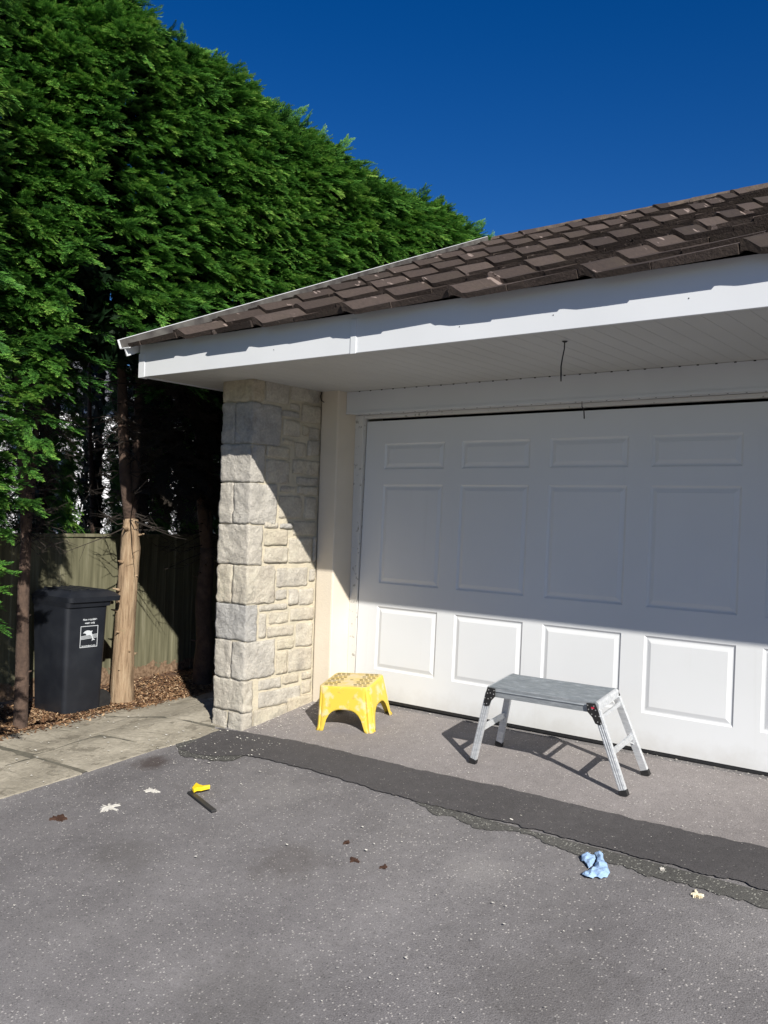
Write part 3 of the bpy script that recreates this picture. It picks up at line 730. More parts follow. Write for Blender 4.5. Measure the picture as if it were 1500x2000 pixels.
def crown(seed, zlow=2.42, ztop=5.12, low_fn=None, dens=1.0, half=.62, front=-.02):
    """crown of one clipped conifer; local origin at trunk base line x=0 (world x=-1.68), y=0"""
    rng = np.random.default_rng(seed); P = []; Fw = []; Up = []; Sc = []; Ti = []
    def add(p, f, u, s, t): P.append(p); Fw.append(f); Up.append(u); Sc.append(s); Ti.append(t)
    n = int(980*dens)
    for i in range(n):     # front face
        y = rng.uniform(-half, half); z = rng.uniform(0, 1)**.95*(ztop-zlow)+zlow
        zl = zlow if low_fn is None else low_fn(y)
        if low_fn is not None: z = zl+(ztop-zl)*rng.random()
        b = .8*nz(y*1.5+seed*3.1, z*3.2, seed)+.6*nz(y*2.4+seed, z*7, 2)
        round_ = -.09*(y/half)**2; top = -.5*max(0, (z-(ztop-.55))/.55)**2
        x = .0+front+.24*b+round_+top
        x += .26*max(0, 1-(z-zl)/.55)
        yaw = rng.normal(-.1, .42)+y*.3; pit = rng.normal(-.02, .2)
        if z > ztop-.5: pit += .5*(z-ztop+.5)/.5
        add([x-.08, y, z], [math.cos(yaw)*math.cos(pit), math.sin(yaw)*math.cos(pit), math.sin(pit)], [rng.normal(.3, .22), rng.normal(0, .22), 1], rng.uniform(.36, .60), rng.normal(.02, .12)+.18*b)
    for i in range(int(150*dens)):     # top
        y = rng.uniform(-half, half); x = rng.uniform(-1.0, -.2); z = ztop-.02-.12*abs(y/half)**2+.12*nz(x*2, y*2, seed)
        yaw = rng.uniform(-3.1, 3.1); pit = rng.uniform(.2, 1.1)
        add([x, y, z-.2], [math.cos(yaw)*math.cos(pit), math.sin(yaw)*math.cos(pit), math.sin(pit)], [rng.normal(0, .5), rng.normal(0, .5), .3], rng.uniform(.35, .6), rng.normal(.0, .08))
    for i in range(int(80*dens)):    # back and inside
        y = rng.uniform(-half, half); z = rng.uniform(zlow-.05, ztop-.2); x = rng.uniform(-1.1, -.45); 
        yaw = rng.uniform(-3.1, 3.1)
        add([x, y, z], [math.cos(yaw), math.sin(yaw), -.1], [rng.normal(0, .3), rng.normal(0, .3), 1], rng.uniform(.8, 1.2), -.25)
    V, T = place(np.array(P), np.array(Fw), np.array(Up), np.array(Sc), np.array(Ti), rng)
    # inner screen of big dark leaves
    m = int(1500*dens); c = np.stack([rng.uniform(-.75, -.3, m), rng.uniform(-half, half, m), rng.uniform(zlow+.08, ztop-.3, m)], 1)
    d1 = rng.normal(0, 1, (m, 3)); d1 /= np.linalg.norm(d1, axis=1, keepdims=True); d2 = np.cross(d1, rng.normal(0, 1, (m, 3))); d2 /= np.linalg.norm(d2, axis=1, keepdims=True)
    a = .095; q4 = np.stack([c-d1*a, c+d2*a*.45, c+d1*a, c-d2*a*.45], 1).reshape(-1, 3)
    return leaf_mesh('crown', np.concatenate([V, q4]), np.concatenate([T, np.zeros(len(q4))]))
def stem_path(x, y, z0, z1, wob, seed, n=14):
    pts = []
    for i in range(n+1):
        f = i/n; pts.append((x+wob*nz(f*2.2, seed, 1)*1.0, y+wob*nz(f*2.2, seed, 7), z0+(z1-z0)*f))
    b = Vector(pts[0]); off = Vector((x, y, z0))-b
    return [(p[0]+off.x*(1-i/n), p[1]+off.y*(1-i/n), p[2]) for i, p in enumerate(pts)]
def trunk_mesh(seed, r0=.095, fork=1.35, hero=False, zb=0.):
    """local coords, base at origin"""
    random.seed(seed*17+1); mb = MB(); up = MB()
    base = stem_path(0, 0, -.08, fork, .05, seed, 16)
    if hero:
        base = [(.0,0,-.1),(.0,0,.05),(.0,.0,.25),(.0,.004,.5),(.005,.008,.75),(.01,.016,1.0),(.012,.024,1.2),(.01,.03,1.35),(.02,.02,1.48),(.0,.03,1.62)]
        rr = [.108,.100,.093,.088,.086,.085,.084,.083,.070,.060]
        pts = []; rs = []
        for i in range(len(base)-1):
            for k in range(4): f = k/4; pts.append(tuple(Vector(base[i]).lerp(Vector(base[i+1]), f))); rs.append(rr[i]*(1-f)+rr[i+1]*f)
        mb.tube(pts, rs, 20, rough=.12, seed=seed)
        for (a, z, l) in ((1.2,.62,.05),(1.5,.98,.06),(-1.2,.42,.02),(.2,.46,.018),(1.0,.30,.03),(-.3,1.1,.02),(1.7,.80,.05),(1.3,1.22,.035),(-.6,1.45,.05),(.9,1.5,.08)):
            d = Vector((math.cos(a), math.sin(a)*-1, .25)); p0 = Vector((.005, .01, z))+Vector((d.x, d.y, 0))*.07
            mb.tube([p0, p0+d*.02, p0+d*(.02+l)], [.02, .012, .004], 6, rough=.3, seed=z)
        top = Vector(pts[-1]); r1 = .06
    else:
        n = len(base); mb.tube(base, [r0*(1.12-.35*i/n) for i in range(n)], 10, rough=.16, seed=seed); top = Vector(base[-1]); r1 = r0*.75
        for i in range(6):
            z = random.uniform(.3, fork-.1); a = random.uniform(0, 6.28); d = Vector((math.cos(a), math.sin(a), .2)); p0 = Vector((0, 0, z))+d*r0*.7
            mb.tube([p0, p0+d*random.uniform(.03, .08)], [.012, .004], 5)
    ns = 3 if seed % 2 else 2
    stems = []
    for s in range(ns):
        a = (s-(ns-1)/2)*1.0+random.uniform(-.2, .2); dx, dy = -.10-.10*random.random(), .26*math.sin(a)
        P = [top-Vector((0,0,.08))]
        for i in range(1, 10):
            f = i/9; P.append(top+Vector((dx*f**.7+.03*nz(f*3, s, seed), dy*f**.6*1.2+.03*nz(f*3, s+5, seed), 3.1*f)))
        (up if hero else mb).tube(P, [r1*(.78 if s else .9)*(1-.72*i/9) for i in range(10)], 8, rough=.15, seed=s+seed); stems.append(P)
    # dead side twigs
    tw = MB()
    for P in stems:
        for i in range(130 if hero else 70):
            f = random.uniform(.0, .42); k = f*9; a0 = int(k); p0 = P[a0].lerp(P[min(a0+1, 9)], k-a0)
            a = random.uniform(0, 6.28); d = Vector((math.cos(a), math.sin(a), random.uniform(-.35, .35))).normalized()
            if hero and d.y < -.15 and random.random() < .85: continue
            l = random.uniform(.15, .55)*(1.25 if hero else 1)
            mid = p0+d*l*.5+Vector((random.gauss(0,.03),random.gauss(0,.03),random.gauss(-.03,.03))); end = p0+d*l+Vector((random.gauss(0,.05), random.gauss(0,.05), random.uniform(-.14, .10)))
            k3 = 1.15 if hero else 1; tw.tube([p0, mid, end], [.006*k3, .004*k3, .002], 3, cap=False)
            for q_ in range(5):
                e = mid.lerp(end, random.random()); d2 = (d+Vector((random.uniform(-1,1), random.uniform(-1,1), random.uniform(-.6,.6)))*1.3).normalized()
                tw.tube([e, e+d2*random.uniform(.06, .2)], [.003, .001], 3, cap=False)
    return mb, tw, up
# variants
def low_near(y): return 1.15+.10*nz(y*3, 1, 2)+(0 if y < -.52 else (y+.52)*5)
crowns = [crown(k) for k in (21, 22, 23, 24)]
crown_low = crown(31, zlow=2.4, low_fn=low_near, dens=2.0, front=.0)
Ys = [-4.1, -3.32, -1.65, -.655, .25, 1.05, 1.85, 2.65, 3.4, 4.2, 5.0, 5.85, 6.7]
lab = {-4.1:'conifer with dark drooping foliage at the outer end of the hedge, left edge of view', -3.32:'tall conifer at the left edge of the picture with boughs filling the top left corner', -1.65:'conifer with a dark trunk left of the wheelie bin and low hanging green boughs',
 -.655:'conifer with a bare tan sunlit trunk right beside the wheelie bin', .25:'conifer with a dark reddish trunk between the fence and the stone pillar', 1.05:'conifer directly behind the stone pillar, its crown rising over the left roof corner',
 1.85:'second conifer of the hedge beyond the roof corner, crown above the lower verge', 2.65:'conifer with green crown above the middle of the sloping verge', 3.4:'conifer with crown past the middle of the verge, taller leader tip', 4.2:'conifer crown just before the top end of the verge',
 5.0:'conifer crown meeting the skyline beside the roof ridge', 5.85:'far conifer of the hedge mostly hidden behind the roof ridge', 6.4:'conifer hidden behind the garage roof, next to last', 7.3:'conifer hidden behind the garage roof, second from the far end', 8.2:'last conifer of the hedge far behind the garage roof'}
M_dead = mat('dead_foliage', (.008,.007,.005), .95, col2=(.022,.015,.010), scale=5)
def dead_boughs(seed, n, ylo, yhi):
    rng = np.random.default_rng(seed)
    P = np.stack([rng.uniform(-.25, .45, n), rng.uniform(ylo, yhi, n), rng.uniform(1.8, 2.75, n)], 1)
    F = np.stack([rng.normal(.6, .5, n), rng.normal(0, .6, n), rng.normal(-.2, .4, n)], 1)
    U = np.stack([rng.normal(0, .4, n), rng.normal(0, .4, n), np.ones(n)], 1)
    V, T = place(P, F, U, rng.uniform(.45, .8, n), np.zeros(n), rng)
    me = leaf_mesh('dead_boughs', V, T); me.materials.clear(); me.materials.append(M_dead); return me
DB = dead_boughs(5, 80, .06, .55); DB2 = dead_boughs(6, 75, -.45, .45)
crown_near = crown(51, zlow=1.2, ztop=5.0, dens=1.3, low_fn=lambda y: .75 if y < -.12 else .75+(y+.12)*4)
trunks = {}
def mk(name, mb_, m, par, smooth=True): return mb_.build(name, m, par, smooth=smooth)
first = {}
for i, y in enumerate(Ys):
    if y > 6: continue
    bx = -2.0 if y == -1.65 else -2.1
    bz = gh(bx, y)
    t = empty('conifer_tree', (bx, y, bz), lab[y], 'tree', 'clipped conifer hedge trees')
    hero = y == -.655; v = 'hero' if hero else i % 3
    if v not in first:
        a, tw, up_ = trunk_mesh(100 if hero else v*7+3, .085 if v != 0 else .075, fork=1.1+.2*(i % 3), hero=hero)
        to = mk('trunk', a, M_bark if hero else M_bark_shade, t); two = mk('twigs', tw, M_twig, to, False)
        if hero: mk('upper_stems', up_, M_bark_shade, to)  # stems above the fork get the bark darkened for shade
        first[v] = (to, two)
    else:
        to = first[v][0].copy(); COL.objects.link(to); to.parent = t
        two = first[v][1].copy(); COL.objects.link(two); two.parent = to
    if y == -1.65: to.scale = (.6, .6, 1)
    cm = crown_near if y < -2 else crown_low if y < -1 else crowns[i % 4]
    if -1 < y < 3: db = bpy.data.objects.new('dead_boughs', DB if hero else DB2); link(db, t)
    co = bpy.data.objects.new('crown', cm); link(co, t); co.location = (-bx-1.38+(.66 if y < -2.2 else -.02 if y < -1 else 0), 0, -bz)
    if i % 2 and y != -1.65: co.scale = (1, -1, 1)
    co.scale.z = {-4.1:1.0, -3.32:1.0, -1.65:1.04, -.655:1.045, .25:1.02, 1.05:1.0, 1.85:.985, 2.65:.975, 3.4:.985, 4.2:.965, 5.0:.955}.get(y, .95)
# second row behind the fence: thinner conifers, dark understorey
random.seed(9)
back = [(-3.55,-1.30,.45),(-3.5,-.58,.22),(-3.6,.06,.08),(-3.5,.53,.13),(-3.55,.89,.08),(-3.5,1.35,.18),(-3.55,1.95,.3),(-3.5,2.7,.4)]
crown_back = crown(41, zlow=.75, ztop=5.0, dens=.9, half=.5)
blab = ['thin conifer behind the fence at the left edge','thin dark conifer stem behind the fence above the wheelie bin','thin dark conifer stem behind the fence just right of the bin','dark conifer stem behind the fence left of the big trunk','dark conifer stem behind the fence, right of the big trunk','thin conifer behind the fence under the left soffit corner','thin conifer behind the fence beside the pillar top','thin conifer behind the fence hidden by the pillar']
for i, (x, y, hw_) in enumerate(back):
    t = empty('conifer_tree', (x, y, -.2), blab[i], 'tree', 'conifers behind the fence')
    v = (i+1) % 3
    to = first[v][0].copy(); COL.objects.link(to); to.parent = t; to.rotation_euler = (0, 0, math.pi*(i % 2)); to.scale = (.8, .45, 1); 
    two = first[v][1].copy(); COL.objects.link(two); two.parent = to
    co = bpy.data.objects.new('crown', crown_back); link(co, t); co.location = (.3, 0, .2); co.scale = (.8, hw_/.5*.62, .93)
# ------------------------------------------------------------------ neighbour house seen through the stems
nh = empty('neighbour_house', (-9, 4, -.2), 'white rendered house glimpsed between the conifer stems behind the fence', 'house')
mb = MB(); mb.box(-13, -9, -1.0, 12, -.4, 3.2); child(mb, 'wall', M_housew, nh)
mb = MB(); mb.add([(-13.3,-1.3,3.2),(-8.7,-1.3,3.2),(-8.7,12.3,3.2),(-13.3,12.3,3.2),(-11,-1.3,4.3),(-11,12.3,4.3)], [(0,1,4),(1,2,5,4),(2,3,5),(3,0,4,5),(0,3,2,1)]); child(mb, 'roof', M_slate, nh)
for (y0, y1) in ((2.3, 3.25), (6.0, 7.2)):
    mb = MB(); mb.box(-9.0, -8.97, y0, y1, 1.0, 2.3); wo = child(mb, 'window', M_glass, nh)
    mb = MB(); mb.box(-8.98, -8.955, y0-.05, y0, .95, 2.35); mb.box(-8.98, -8.955, y1, y1+.05, .95, 2.35); mb.box(-8.98, -8.955, y0, y1, 2.3, 2.35); mb.box(-8.98, -8.955, y0, y1, .95, 1.0)
    child(mb, 'window_frame', M_white, wo)

# ------------------------------------------------------------------ wheelie bin
def rrect(cx, cy, hx, hy, r, n=5):
    out = []
    for (sx, sy, a0) in ((1,1,0),(-1,1,90),(-1,-1,180),(1,-1,270)):
        for k in range(n+1):
            a = math.radians(a0+90*k/n); out.append((cx+sx*(hx-r)+r*math.cos(a), cy+sy*(hy-r)+r*math.sin(a)))
    return out
def loft(mb_, rings, closed=True, cap0=True, cap1=True):
    n = len(rings[0]); b = len(mb_.v)
    for r in rings: mb_.v += [tuple(p) for p in r]
    for i in range(len(rings)-1):
        for k in range(n):
            k2 = (k+1) % n; mb_.f.append((b+i*n+k, b+i*n+k2, b+(i+1)*n+k2, b+(i+1)*n+k))
    if cap0: mb_.f.append(tuple(b+k for k in range(n))[::-1])
    if cap1: mb_.f.append(tuple(b+(len(rings)-1)*n+k for k in range(n)))
bn = empty('wheelie_bin', (-2.245, -1.09, -.305), 'black wheelie bin with white dolphin emblem under the conifers', 'bin')
H = .865
mb = MB(); rings = []
for (z, hx, hy, r) in ((0,.215,.168,.03),(.02,.222,.175,.035),(.45,.238,.186,.04),(.90,.255,.197,.04)):
    rings.append([(p[0], p[1], z) for p in rrect(0, 0, hx, hy, r)])
loft(mb, rings); bo = mb.build('bin_body', M_bin, bn, smooth=True, auto=40)
mb = MB(); loft(mb, [[(p[0], p[1], z) for p in rrect(0, .01, hx, hy, .035)] for (z, hx, hy) in ((.885,.268,.207),(.925,.275,.215),(.925,.255,.20))]); mb.build('bin_rim', M_bin, bo, smooth=True, auto=40)
mb = MB()
loft(mb, [[(p[0], p[1], z) for p in rrect(.0, .052, hx, hy, .04)] for (z, hx, hy) in ((.926,.290,.246),(.965,.293,.250),(.970,.285,.24),(.995,.262,.215),(1.015,.22,.16),(1.02,.17,.12))])
lo = mb.build('bin_lid', M_bin, bn, smooth=True, auto=35)
mb = MB()
for yy in (-.12, -.04, .04, .12): mb.box(-.2, .2, yy-.006, yy+.006, 1.0, 1.024)
absorb(lo, mb, M_bin)
mb = MB(); mb.tube([(-.2,.27,.90),(.2,.27,.90)], [.014,.014], 8)
for x in (-.19,-.06,.06,.19): mb.tube([(x,.2,.88),(x,.27,.90)], [.012,.012], 6)
mb.build('handle', M_bin, bn, smooth=True)
for s in (-1, 1):
    mb = MB(); mb.tube([(s*.19-.02,.19,.09),(s*.19+.02,.19,.09)], [.09,.09], 20); mb.build('wheel', M_rubber, bn, smooth=True, auto=40)
# printed emblem on the +X face (local x = outward); the face leans a little
def face_x(z): return .222+(z-.02)*(.255-.222)/.88
def fpt(u, z, d=.002): return (face_x(z)+d, u, z)       # u: along +Y, seen left to right
ec, ez = .022, .640            # emblem centre
lb = MB()
def fr(u0, u1, z0, z1): lb.add([fpt(u0, z0), fpt(u1, z0), fpt(u1, z1), fpt(u0, z1)], [(0,1,2,3)])
u0, u1, z0, z1 = ec-.082, ec+.082, ez-.088, ez+.088; w = .005
fr(u0, u1, z0, z0+w); fr(u0, u1, z1-w, z1); fr(u0, u0+w, z0+w, z1-w); fr(u1-w, u1, z0+w, z1-w)
for k in range(4): lb.add([fpt(u0+w, ez-.022+k*.008-.0), fpt(u1-w, ez-.012+k*.009), fpt(u1-w, ez-.008+k*.009), fpt(u0+w, ez-.018+k*.008)], [(0,1,2,3)])
dol = [(515,745),(560,700),(610,683),(670,690),(700,705),(750,695),(725,735),(745,800),(765,870),(812,915),(795,925),(765,910),(745,940),(735,935),(745,880),(720,820),(690,795),(640,805),(600,800),(595,775),(570,750)]
DP = [fpt(u0+(a-455)/(880-455)*.164, z1-(b-580)/(1080-580)*.176, .0035) for a, b in dol]
lb.add(DP, [tuple(range(len(DP)))])
mb = lb; eo = mb.build('dolphin_emblem', M_print, bo)
bm = bmesh.new(); bm.from_mesh(eo.data); bmesh.ops.triangulate(bm, faces=bm.faces); bm.to_mesh(eo.data); bm.free()
def text(s, size, u, z, par, m, name='lettering'):
    cu = bpy.data.curves.new('t', 'FONT'); cu.body = s; cu.size = size; cu.align_x = 'CENTER'; cu.align_y = 'CENTER'; cu.offset = size*.03
    o = bpy.data.objects.new('t', cu); COL.objects.link(o)
    dg = bpy.context.evaluated_depsgraph_get(); me = bpy.data.meshes.new_from_object(o.evaluated_get(dg))
    COL.objects.unlink(o); bpy.data.objects.remove(o)
    for v in me.vertices: v.co = Vector(fpt(u+v.co.x, z+v.co.y))
    me.materials.clear(); me.materials.append(m)
    o2 = bpy.data.objects.new(name, me); link(o2, par); return o2
text('Non recyclable', .0215, ec+.002, ez+.140, bo, M_print)
text('waste only', .0215, ec+.002, ez+.112, bo, M_print)
text('boroughofpoole.com', .0150, ec, ez-.075, bo, M_print)

# ------------------------------------------------------------------ yellow step stool
SX, SY, SA = .331, -.444, .324
st = empty('step_stool', (SX, SY, gh(SX, SY)+.004), 'yellow plastic step stool with paint stains and slotted top by the stone pillar', 'stool', rz=SA)
tiltq = Vector((0, 0, 1)).rotation_difference(Vector((-.0049, -.152, 1)).normalized())
st.rotation_mode = 'QUATERNION'; st.rotation_quaternion = tiltq @ Matrix.Rotation(SA, 3, 'Z').to_quaternion()
HS = .295; tlx, tly, blx, bly = .186, .168, .214, .215
def ringpts(hx, hy, r, n=14, side=18):
    """perimeter points (x, y, side param 0..1 or None at corners)"""
    out = []
    cor = [(1,-1,-90),(1,1,0),(-1,1,90),(-1,-1,180)]
    for c_, (sx, sy, a0) in enumerate(cor):
        for k in range(n+1):
            a = math.radians(a0+90*k/n); rr = r
            gk = k/n
            out.append((sx*(hx-r)+rr*math.cos(a), sy*(hy-r)+rr*math.sin(a), None, gk))
        nx_ = cor[(c_+1) % 4]; a = math.radians(a0+90)
        p0 = (sx*(hx-r)+r*math.cos(a), sy*(hy-r)+r*math.sin(a)); p1 = (nx_[0]*(hx-r)+r*math.cos(math.radians(nx_[2])), nx_[1]*(hy-r)+r*math.sin(math.radians(nx_[2])))
        for k in range(1, side): f = k/side; out.append((p0[0]+(p1[0]-p0[0])*f, p0[1]+(p1[1]-p0[1])*f, f, None))
    return out
mb = MB(); NV = 14; base_ring = ringpts(tlx, tly, .035); n = len(base_ring)
def vend(f):
    if f is None: return 1.0
    e = abs(f-.5)*2   # 0 centre 1 corner
    a = .86
    if e > a: return 1.0
    return .50+.50*(1-math.sqrt(max(0, 1-(e/a)**3.2)))
for v in range(NV+1):
    s = v/NV
    for k in range(n):
        x0, y0, f, gk = base_ring[k]; ve = vend(f)*s; 
        hx, hy = tlx+(blx-tlx)*ve, tly+(bly-tly)*ve; r = .035+.012*ve
        q_ = ringpts(hx, hy, r)[k] if False else None
        x, y = x0*hx/tlx, y0*hy/tly
        if gk is not None:     # grooved corner leg
            gd = .012*math.exp(-((gk-.16)/.07)**2)+.012*math.exp(-((gk-.84)/.07)**2); gd *= min(1, s*4)
            l = math.hypot(x, y); x -= x/l*gd; y -= y/l*gd
        if s > .96 and (f is None): l = math.hypot(x, y); x *= 1+.012/l; y *= 1+.012/l
        mb.v.append((x, y, HS*(1-ve)))
for v in range(NV):
    for k in range(n): k2 = (k+1) % n; mb.f.append((v*n+k, v*n+k2, (v+1)*n+k2, (v+1)*n+k))
# rounded top lip then top
b = len(mb.v); 
for (s_, dz) in ((.985,.006),(.955,.009),(.5,.009)):
    for k in range(n): mb.v.append((base_ring[k][0]*s_, base_ring[k][1]*s_, HS+dz))
prev = 0
for r_i in range(3):
    for k in range(n):
        k2 = (k+1) % n; a0 = k if r_i == 0 else b+(r_i-1)*n+k; a1 = k2 if r_i == 0 else b+(r_i-1)*n+k2
        mb.f.append((a0, b+r_i*n+k, b+r_i*n+k2, a1))
mb.f.append(tuple(b+2*n+k for k in range(n)))
so_ = mb.build('stool_shell', M_stool, st, smooth=True, auto=38)
md = so_.modifiers.new('thick', 'SOLIDIFY'); md.thickness = .0035; md.offset = -1
mb = MB(); random.seed(4)
for gx in (-1, 1):
    for i in range(3):
        for j in range(10):
            x = gx*(.145-.036*i)-(.006 if j % 2 else -.006); y = -.135+.030*j
            mb.box(x-.012, x+.012, y-.0028, y+.0028, HS+.0095, HS+.0115)
mb.box(-.01, .012, -.003, .001, HS+.0095, HS+.0112)
absorb(so_, mb, mat('slot_brown', (.10,.075,.03), .8))  # dark brown dashes mark the grip slots

# ------------------------------------------------------------------ aluminium hop-up platform
HX, HY, HA = 1.965, -.523, .011
hp = empty('work_platform', (HX, HY, gh(HX, HY)+.004), 'folding aluminium work platform with four legs standing before the garage door', 'step platform')
hp.rotation_mode = 'QUATERNION'; hp.rotation_quaternion = tiltq @ Matrix.Rotation(HA, 3, 'Z').to_quaternion()
tl, tw_, th_, bl, bw = .3525, .138, .503, .489, .163
ox = -.012
pm = MB()
# four planks with ribs; slots between
pw = .060
for k in range(4):
    yc_ = -.105+k*.070; pm.box(-tl+.012+ox, tl-.012+ox, yc_-.0325, yc_+.0325, th_-.012, th_-.003)
    for r_ in range(5): yy = yc_-.026+r_*.013; pm.box(-tl+.012+ox, tl-.012+ox, yy-.0022, yy+.0022, th_-.003, th_)
for s in (-1, 1): pm.box(-tl+.03+ox, tl-.03+ox, s*tw_-.004 if s > 0 else -tw_, s*tw_ if s > 0 else -tw_+.004, th_-.066, th_-.004); 
for s in (-1, 1): pm.box(-tl+.03+ox, tl-.03+ox, s*tw_-.0055, s*tw_+.0055, th_-.030, th_-.026)
po_ = pm.build('platform_deck', M_deck, hp, bevel=.0015)
for s in (-1, 1):
    mb = MB(); P = [];
    for k in range(7): a = math.radians(90*k/6); P.append((ox+s*(tl-.012+.018*math.sin(a)), -tw_, th_-.018+.018*math.cos(a)))
    P += [(ox+s*(tl+.006), -tw_, th_-.05), (ox+s*(tl-.012), -tw_, th_-.05)]
    mb.prism(P, (0, 2*tw_, 0)); mb.build('end_cap', M_alu, hp)
for x in (-.22, 0, .22): mb = MB(); mb.box(x-.012, x+.012, -tw_+.006, tw_-.006, th_-.04, th_-.0125); mb.build('cross_bar', M_alu, po_)
def lp(sx, sy, f):     # leg line: f 0 at top, 1 at ground
    return Vector((ox+sx*(tl-.010)+(sx*bl-ox-sx*(tl-.010))*f, sy*(tw_-.004)+sy*(bw-tw_)*f, (th_-.035)*(1-f)))
for sx in (-1, 1):
    for sy in (-1, 1):
        mb = MB(); a, b2 = lp(sx, sy, .03), lp(sx, sy, .97)
        mb.beam(a, b2, .042, .022, up=(0, 1, 0)); 
        for q_ in (-.013, 0, .013):  # ribs on the outer face
            d = (b2-a).normalized(); x_ = d.cross(Vector((0,1,0))).normalized(); o_ = x_*q_+Vector((0, sy*.0115, 0)); mb.beam(a+o_, b2+o_, .0045, .003, up=(0,1,0))
        lo_ = mb.build('leg', M_alu, hp, bevel=.0012)
        mb = MB(); mb.beam(lp(sx, sy, .93), lp(sx, sy, 1.0), .048, .028, up=(0,1,0)); mb.build('rubber_foot', M_rubber, lo_, bevel=.002)
        # hinge plate: black, with rivets
        o0 = ox+sx*(tl-.03); zt = th_-.008
        pl = [(o0-sx*.030, zt), (o0+sx*.022, zt+.003), (o0+sx*.036, zt-.03), (o0+sx*.058, zt-.108), (o0+sx*.044, zt-.118), (o0+sx*.018, zt-.112), (o0+sx*.002, zt-.078), (o0-sx*.026, zt-.05)]
        yy = sy*(tw_+.011); mb = MB(); mb.prism([(x, yy, z) for x, z in pl], (0, sy*.006, 0)); hpz = mb.build('hinge_plate', M_rubber, hp, bevel=.0015)
        mb = MB()
        for (x, z) in ((-.022,-.012),(-.018,-.035),(.014,-.012),(.024,-.034),(.000,-.06),(.022,-.068),(.044,-.066),(.034,-.10),(.052,-.104),(.004,-.03)):
            mb.tube([(o0+sx*x, yy+sy*.006, zt+z), (o0+sx*x, yy+sy*.009, zt+z)], [.004,.003], 8)
        absorb(hpz, mb, M_rivet)
        if sx > 0 and sy < 0:
            mb = MB(); mb.box(o0-.002, o0+.016, yy-.0075, yy-.006, zt-.028, zt-.018); mb.build('sticker', M_red, hpz)
    mb = MB(); mb.beam(lp(sx, -1, .52), lp(sx, 1, .52), .034, .014, up=(1,0,0)); mb.build('rung', M_alu, hp, bevel=.001)
    mb = MB(); mb.beam(lp(sx, -1, .11)+Vector((sx*.006,0,0)), lp(sx, 1, .11)+Vector((sx*.006,0,0)), .022, .012, up=(1,0,0)); mb.build('end_brace', M_alu, hp, bevel=.001)
    for sy in (-1, 1):
        mb = MB(); mb.beam(lp(sx, sy, .62), lp(sx, sy*.55, .53), .008, .003, up=(1,0,0)); mb.build('strut', M_alu, hp)

# ------------------------------------------------------------------ small things on the tarmac
def on(x, y, d=.0): return Vector((x, y, gh(x, y)+d))
tl0 = empty('squeegee', on(.26, -1.87), 'small black rubber blade with a bright yellow plastic handle lying on the tarmac', 'tool')
mb = MB(); a, b2 = on(.250, -1.868, .012), on(.585, -1.972, .012); mb.beam(a, b2, .032, .012, up=(0,0,1)); child(mb, 'blade', M_blade, tl0, bevel=.003)
mb = MB()
hpz = [(.266,-1.866),(.228,-1.802),(.268,-1.812),(.302,-1.812),(.330,-1.783),(.342,-1.792),(.323,-1.826),(.319,-1.839),(.297,-1.852),(.300,-1.880)]
mb.prism([on(x, y, .020) for x, y in hpz], (0, 0, .022)); child(mb, 'handle', M_yel, tl0, bevel=.004)

def cloth(polys):
    mb = MB(); 
    for pi_, (poly, h0, sd) in enumerate(polys):
        bm = bmesh.new(); vs = [bm.verts.new((x, y, 0)) for x, y in poly]; bm.faces.new(vs)
        bmesh.ops.triangulate(bm, faces=bm.faces)
        bmesh.ops.subdivide_edges(bm, edges=bm.edges, cuts=7, use_grid_fill=True)
        c_ = sum((v.co for v in bm.verts), Vector())/len(bm.verts)
        bd = {v for e in bm.edges if e.is_boundary for v in e.verts}
        bpts = [v.co.copy() for v in bd]
        for v in bm.verts:
            p = v.co; e = min((p-q_).length for q_ in bpts)
            ridge = 1-abs(noise.noise(Vector((p.x*26+p.y*10, p.y*12-p.x*14, sd)))*3.2)-.5*abs(noise.noise(Vector((p.x*60, p.y*50, sd)))*2)
            z = h0*(min(1, e/.016))*(.55+.45*ridge)+.012+.010*noise.noise(Vector((p.x*40, p.y*40, sd)))
            v.co = Vector((p.x, p.y, gh(p.x, p.y)+max(z, .008)))
        bm.verts.ensure_lookup_table(); off = len(mb.v); mb.v += [tuple(v.co) for v in bm.verts]
        mb.f += [tuple(off+v.index for v in f.verts) for f in bm.faces] if not bm.verts.index_update() else []
        bm.free()
    return mb
A = [(2.588,-1.347),(2.599,-1.324),(2.626,-1.328),(2.648,-1.373),(2.663,-1.391),(2.7,-1.435),(2.729,-1.476),(2.734,-1.498),(2.734,-1.517),(2.716,-1.544),(2.685,-1.543),(2.684,-1.559),(2.662,-1.573),(2.623,-1.552),(2.638,-1.507),(2.642,-1.47),(2.632,-1.423),(2.623,-1.388),(2.598,-1.355)]
B = [(2.553,-1.412),(2.552,-1.379),(2.573,-1.363),(2.602,-1.37),(2.62,-1.396),(2.63,-1.444),(2.635,-1.467),(2.629,-1.487),(2.603,-1.46),(2.582,-1.446),(2.567,-1.438)]
cb = cloth([(A, .016, 3), (B, .015, 8)])
co_ = cb.build('paper_towel', M_blue, smooth=True, auto=35); tag(co_, 'crumpled pale blue paper towel on the edge of the dark tarmac band', 'paper towel')
md = co_.modifiers.new('thick', 'SOLIDIFY'); md.thickness = .0015

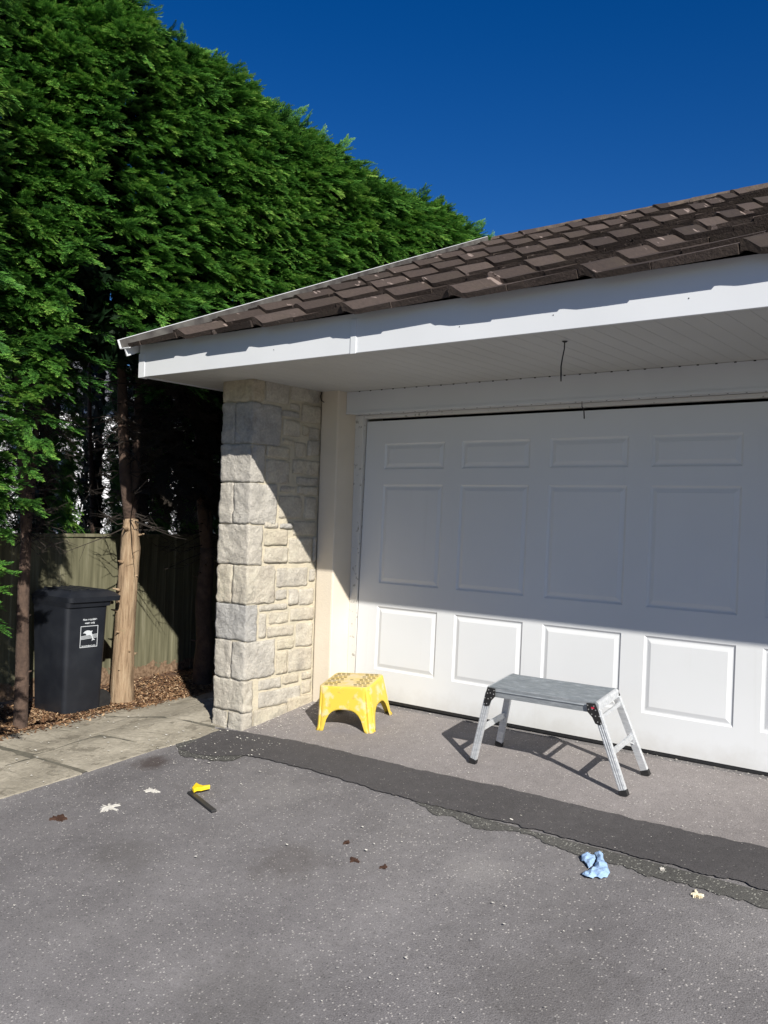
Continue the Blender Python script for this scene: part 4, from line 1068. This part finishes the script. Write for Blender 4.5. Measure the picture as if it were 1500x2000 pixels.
def splat(name, x, y, r, m, label, cat, seed, lift=.006, sx=1., rot=0., arms=.45):
    mb = MB(); n = 90; P = []
    for k in range(n):
        a = 2*math.pi*k/n; rr = r*(.62+arms*noise.fractal(Vector((math.cos(a)*1.1, math.sin(a)*1.1, seed)), .35, 2.3, 6)*1.5); rr = max(rr, r*.25)
        dx, dy = rr*math.cos(a)*sx, rr*math.sin(a); dx, dy = dx*math.cos(rot)-dy*math.sin(rot), dx*math.sin(rot)+dy*math.cos(rot)
        P.append((x+dx, y+dy))
    top = [(*p, gh(*p)+lift) for p in P]; bot = [(x+(p[0]-x)*1.05, y+(p[1]-y)*1.05, gh(*p)+.001) for p in P]; c_ = (x, y, gh(x, y)+lift+.001)
    mb.add(top+bot+[c_], [(k, (k+1) % n, 2*n) for k in range(n)]+[(k, k+n, (k+1) % n+n, (k+1) % n) for k in range(n)])
    o = mb.build(name, m); tag(o, label, cat); return o
splat('paint_splat', -.027, -2.232, .062, M_flake, 'white star shaped splash of dried paint on the tarmac, largest one', 'paint splash', 3, sx=1.3, arms=.5, lift=.003)
splat('paint_splat', .006, -1.957, .040, M_flake, 'small thin white paint mark on tarmac between paving and squeegee', 'paint splash', 12, sx=1.6, arms=.45, lift=.003)
splat('dead_leaf', -.153, -2.477, .036, M_leafdry, 'curled dark brown dead leaf on the tarmac left of the paint splash', 'leaf', 5, sx=1.7, lift=.012, rot=.5)
splat('dead_leaf', 1.471, -1.86, .020, M_leafdry, 'tiny dark scrap of leaf on open tarmac, uppermost of three', 'leaf', 6, lift=.008)
splat('dead_leaf', 1.622, -1.983, .022, M_leafdry, 'tiny dark scrap of leaf on open tarmac, middle of three', 'leaf', 7, lift=.008, sx=1.5)
splat('dead_leaf', 1.788, -1.959, .024, M_leafdry, 'tiny dark scrap of leaf on open tarmac, rightmost of three', 'leaf', 8, lift=.006)
splat('paint_chip', 3.118, -1.456, .024, M_shell, 'cream curved chip lying just below the crumbly tarmac edge', 'chip', 9, lift=.012, sx=1.3)
splat('paint_chip', 2.915, -1.324, .014, M_flake, 'white chip lying on the crumbly tarmac edge right of the blue towel', 'chip', 10, lift=.012)
def debris():
    vs, fs = [], []; random.seed(21)
    def flake(x, y, s):
        z = gh(x, y)+(.011 if x > ex(edgeR, y) or y > -.9 else .018); n = random.choice((3,4,5)); b = len(vs); a0 = random.uniform(0, 6.28); t = random.uniform(-.4, .4)
        for k in range(n):
            a = a0+6.28*k/n; r = s*random.uniform(.6, 1.2); vs.append((x+r*math.cos(a)*1.3, y+r*math.sin(a), z+r*math.cos(a)*t+.002))
        vs.append((x, y, z+s*.12)); fs.extend([(b+k, b+(k+1) % n, b+n) for k in range(n)])
    for _ in range(800): flake(random.uniform(-1.2, 4.6), random.uniform(-4.2, -.95), random.choice((.0018,.002,.0025,.003,.0035,.004))*random.uniform(.7, 1.2))
    for _ in range(260): flake(random.uniform(-.25, 4.4), random.uniform(-.95, -.08), random.uniform(.002, .004))
    for _ in range(170):
        f = random.random(); flake(-.26+abs(random.gauss(0, .16))+f*.05, -.95+.7*f+random.gauss(0, .03), random.uniform(.002, .008))
    for _ in range(110): flake(random.uniform(-.55, .2), random.uniform(-1.6, -1.02), random.uniform(.0025, .008))
    for _ in range(120): flake(random.uniform(0, 4.2), random.uniform(-.14, -.07), random.uniform(.003, .006))
    for _ in range(110): y = random.uniform(-3, -.6); flake(random.uniform(ex(edgeL, y), ex(edgeR, y)), y, random.uniform(.003, .010))
    for _ in range(34): flake(random.uniform(-.6, 3.4), random.gauss(-1.75, .45), random.uniform(.004, .009))
    for _ in range(26): flake(random.gauss(2.55, .25), random.gauss(-2.55, .25), random.uniform(.003, .006))
    me = bpy.data.meshes.new('paint_flakes'); me.from_pydata(vs, [], fs); me.materials.append(M_flake)
    o = bpy.data.objects.new('paint_flakes', me); link(o); tag(o, 'scattered small white flakes and grit over the tarmac and paving', 'debris', kind='stuff')
debris()
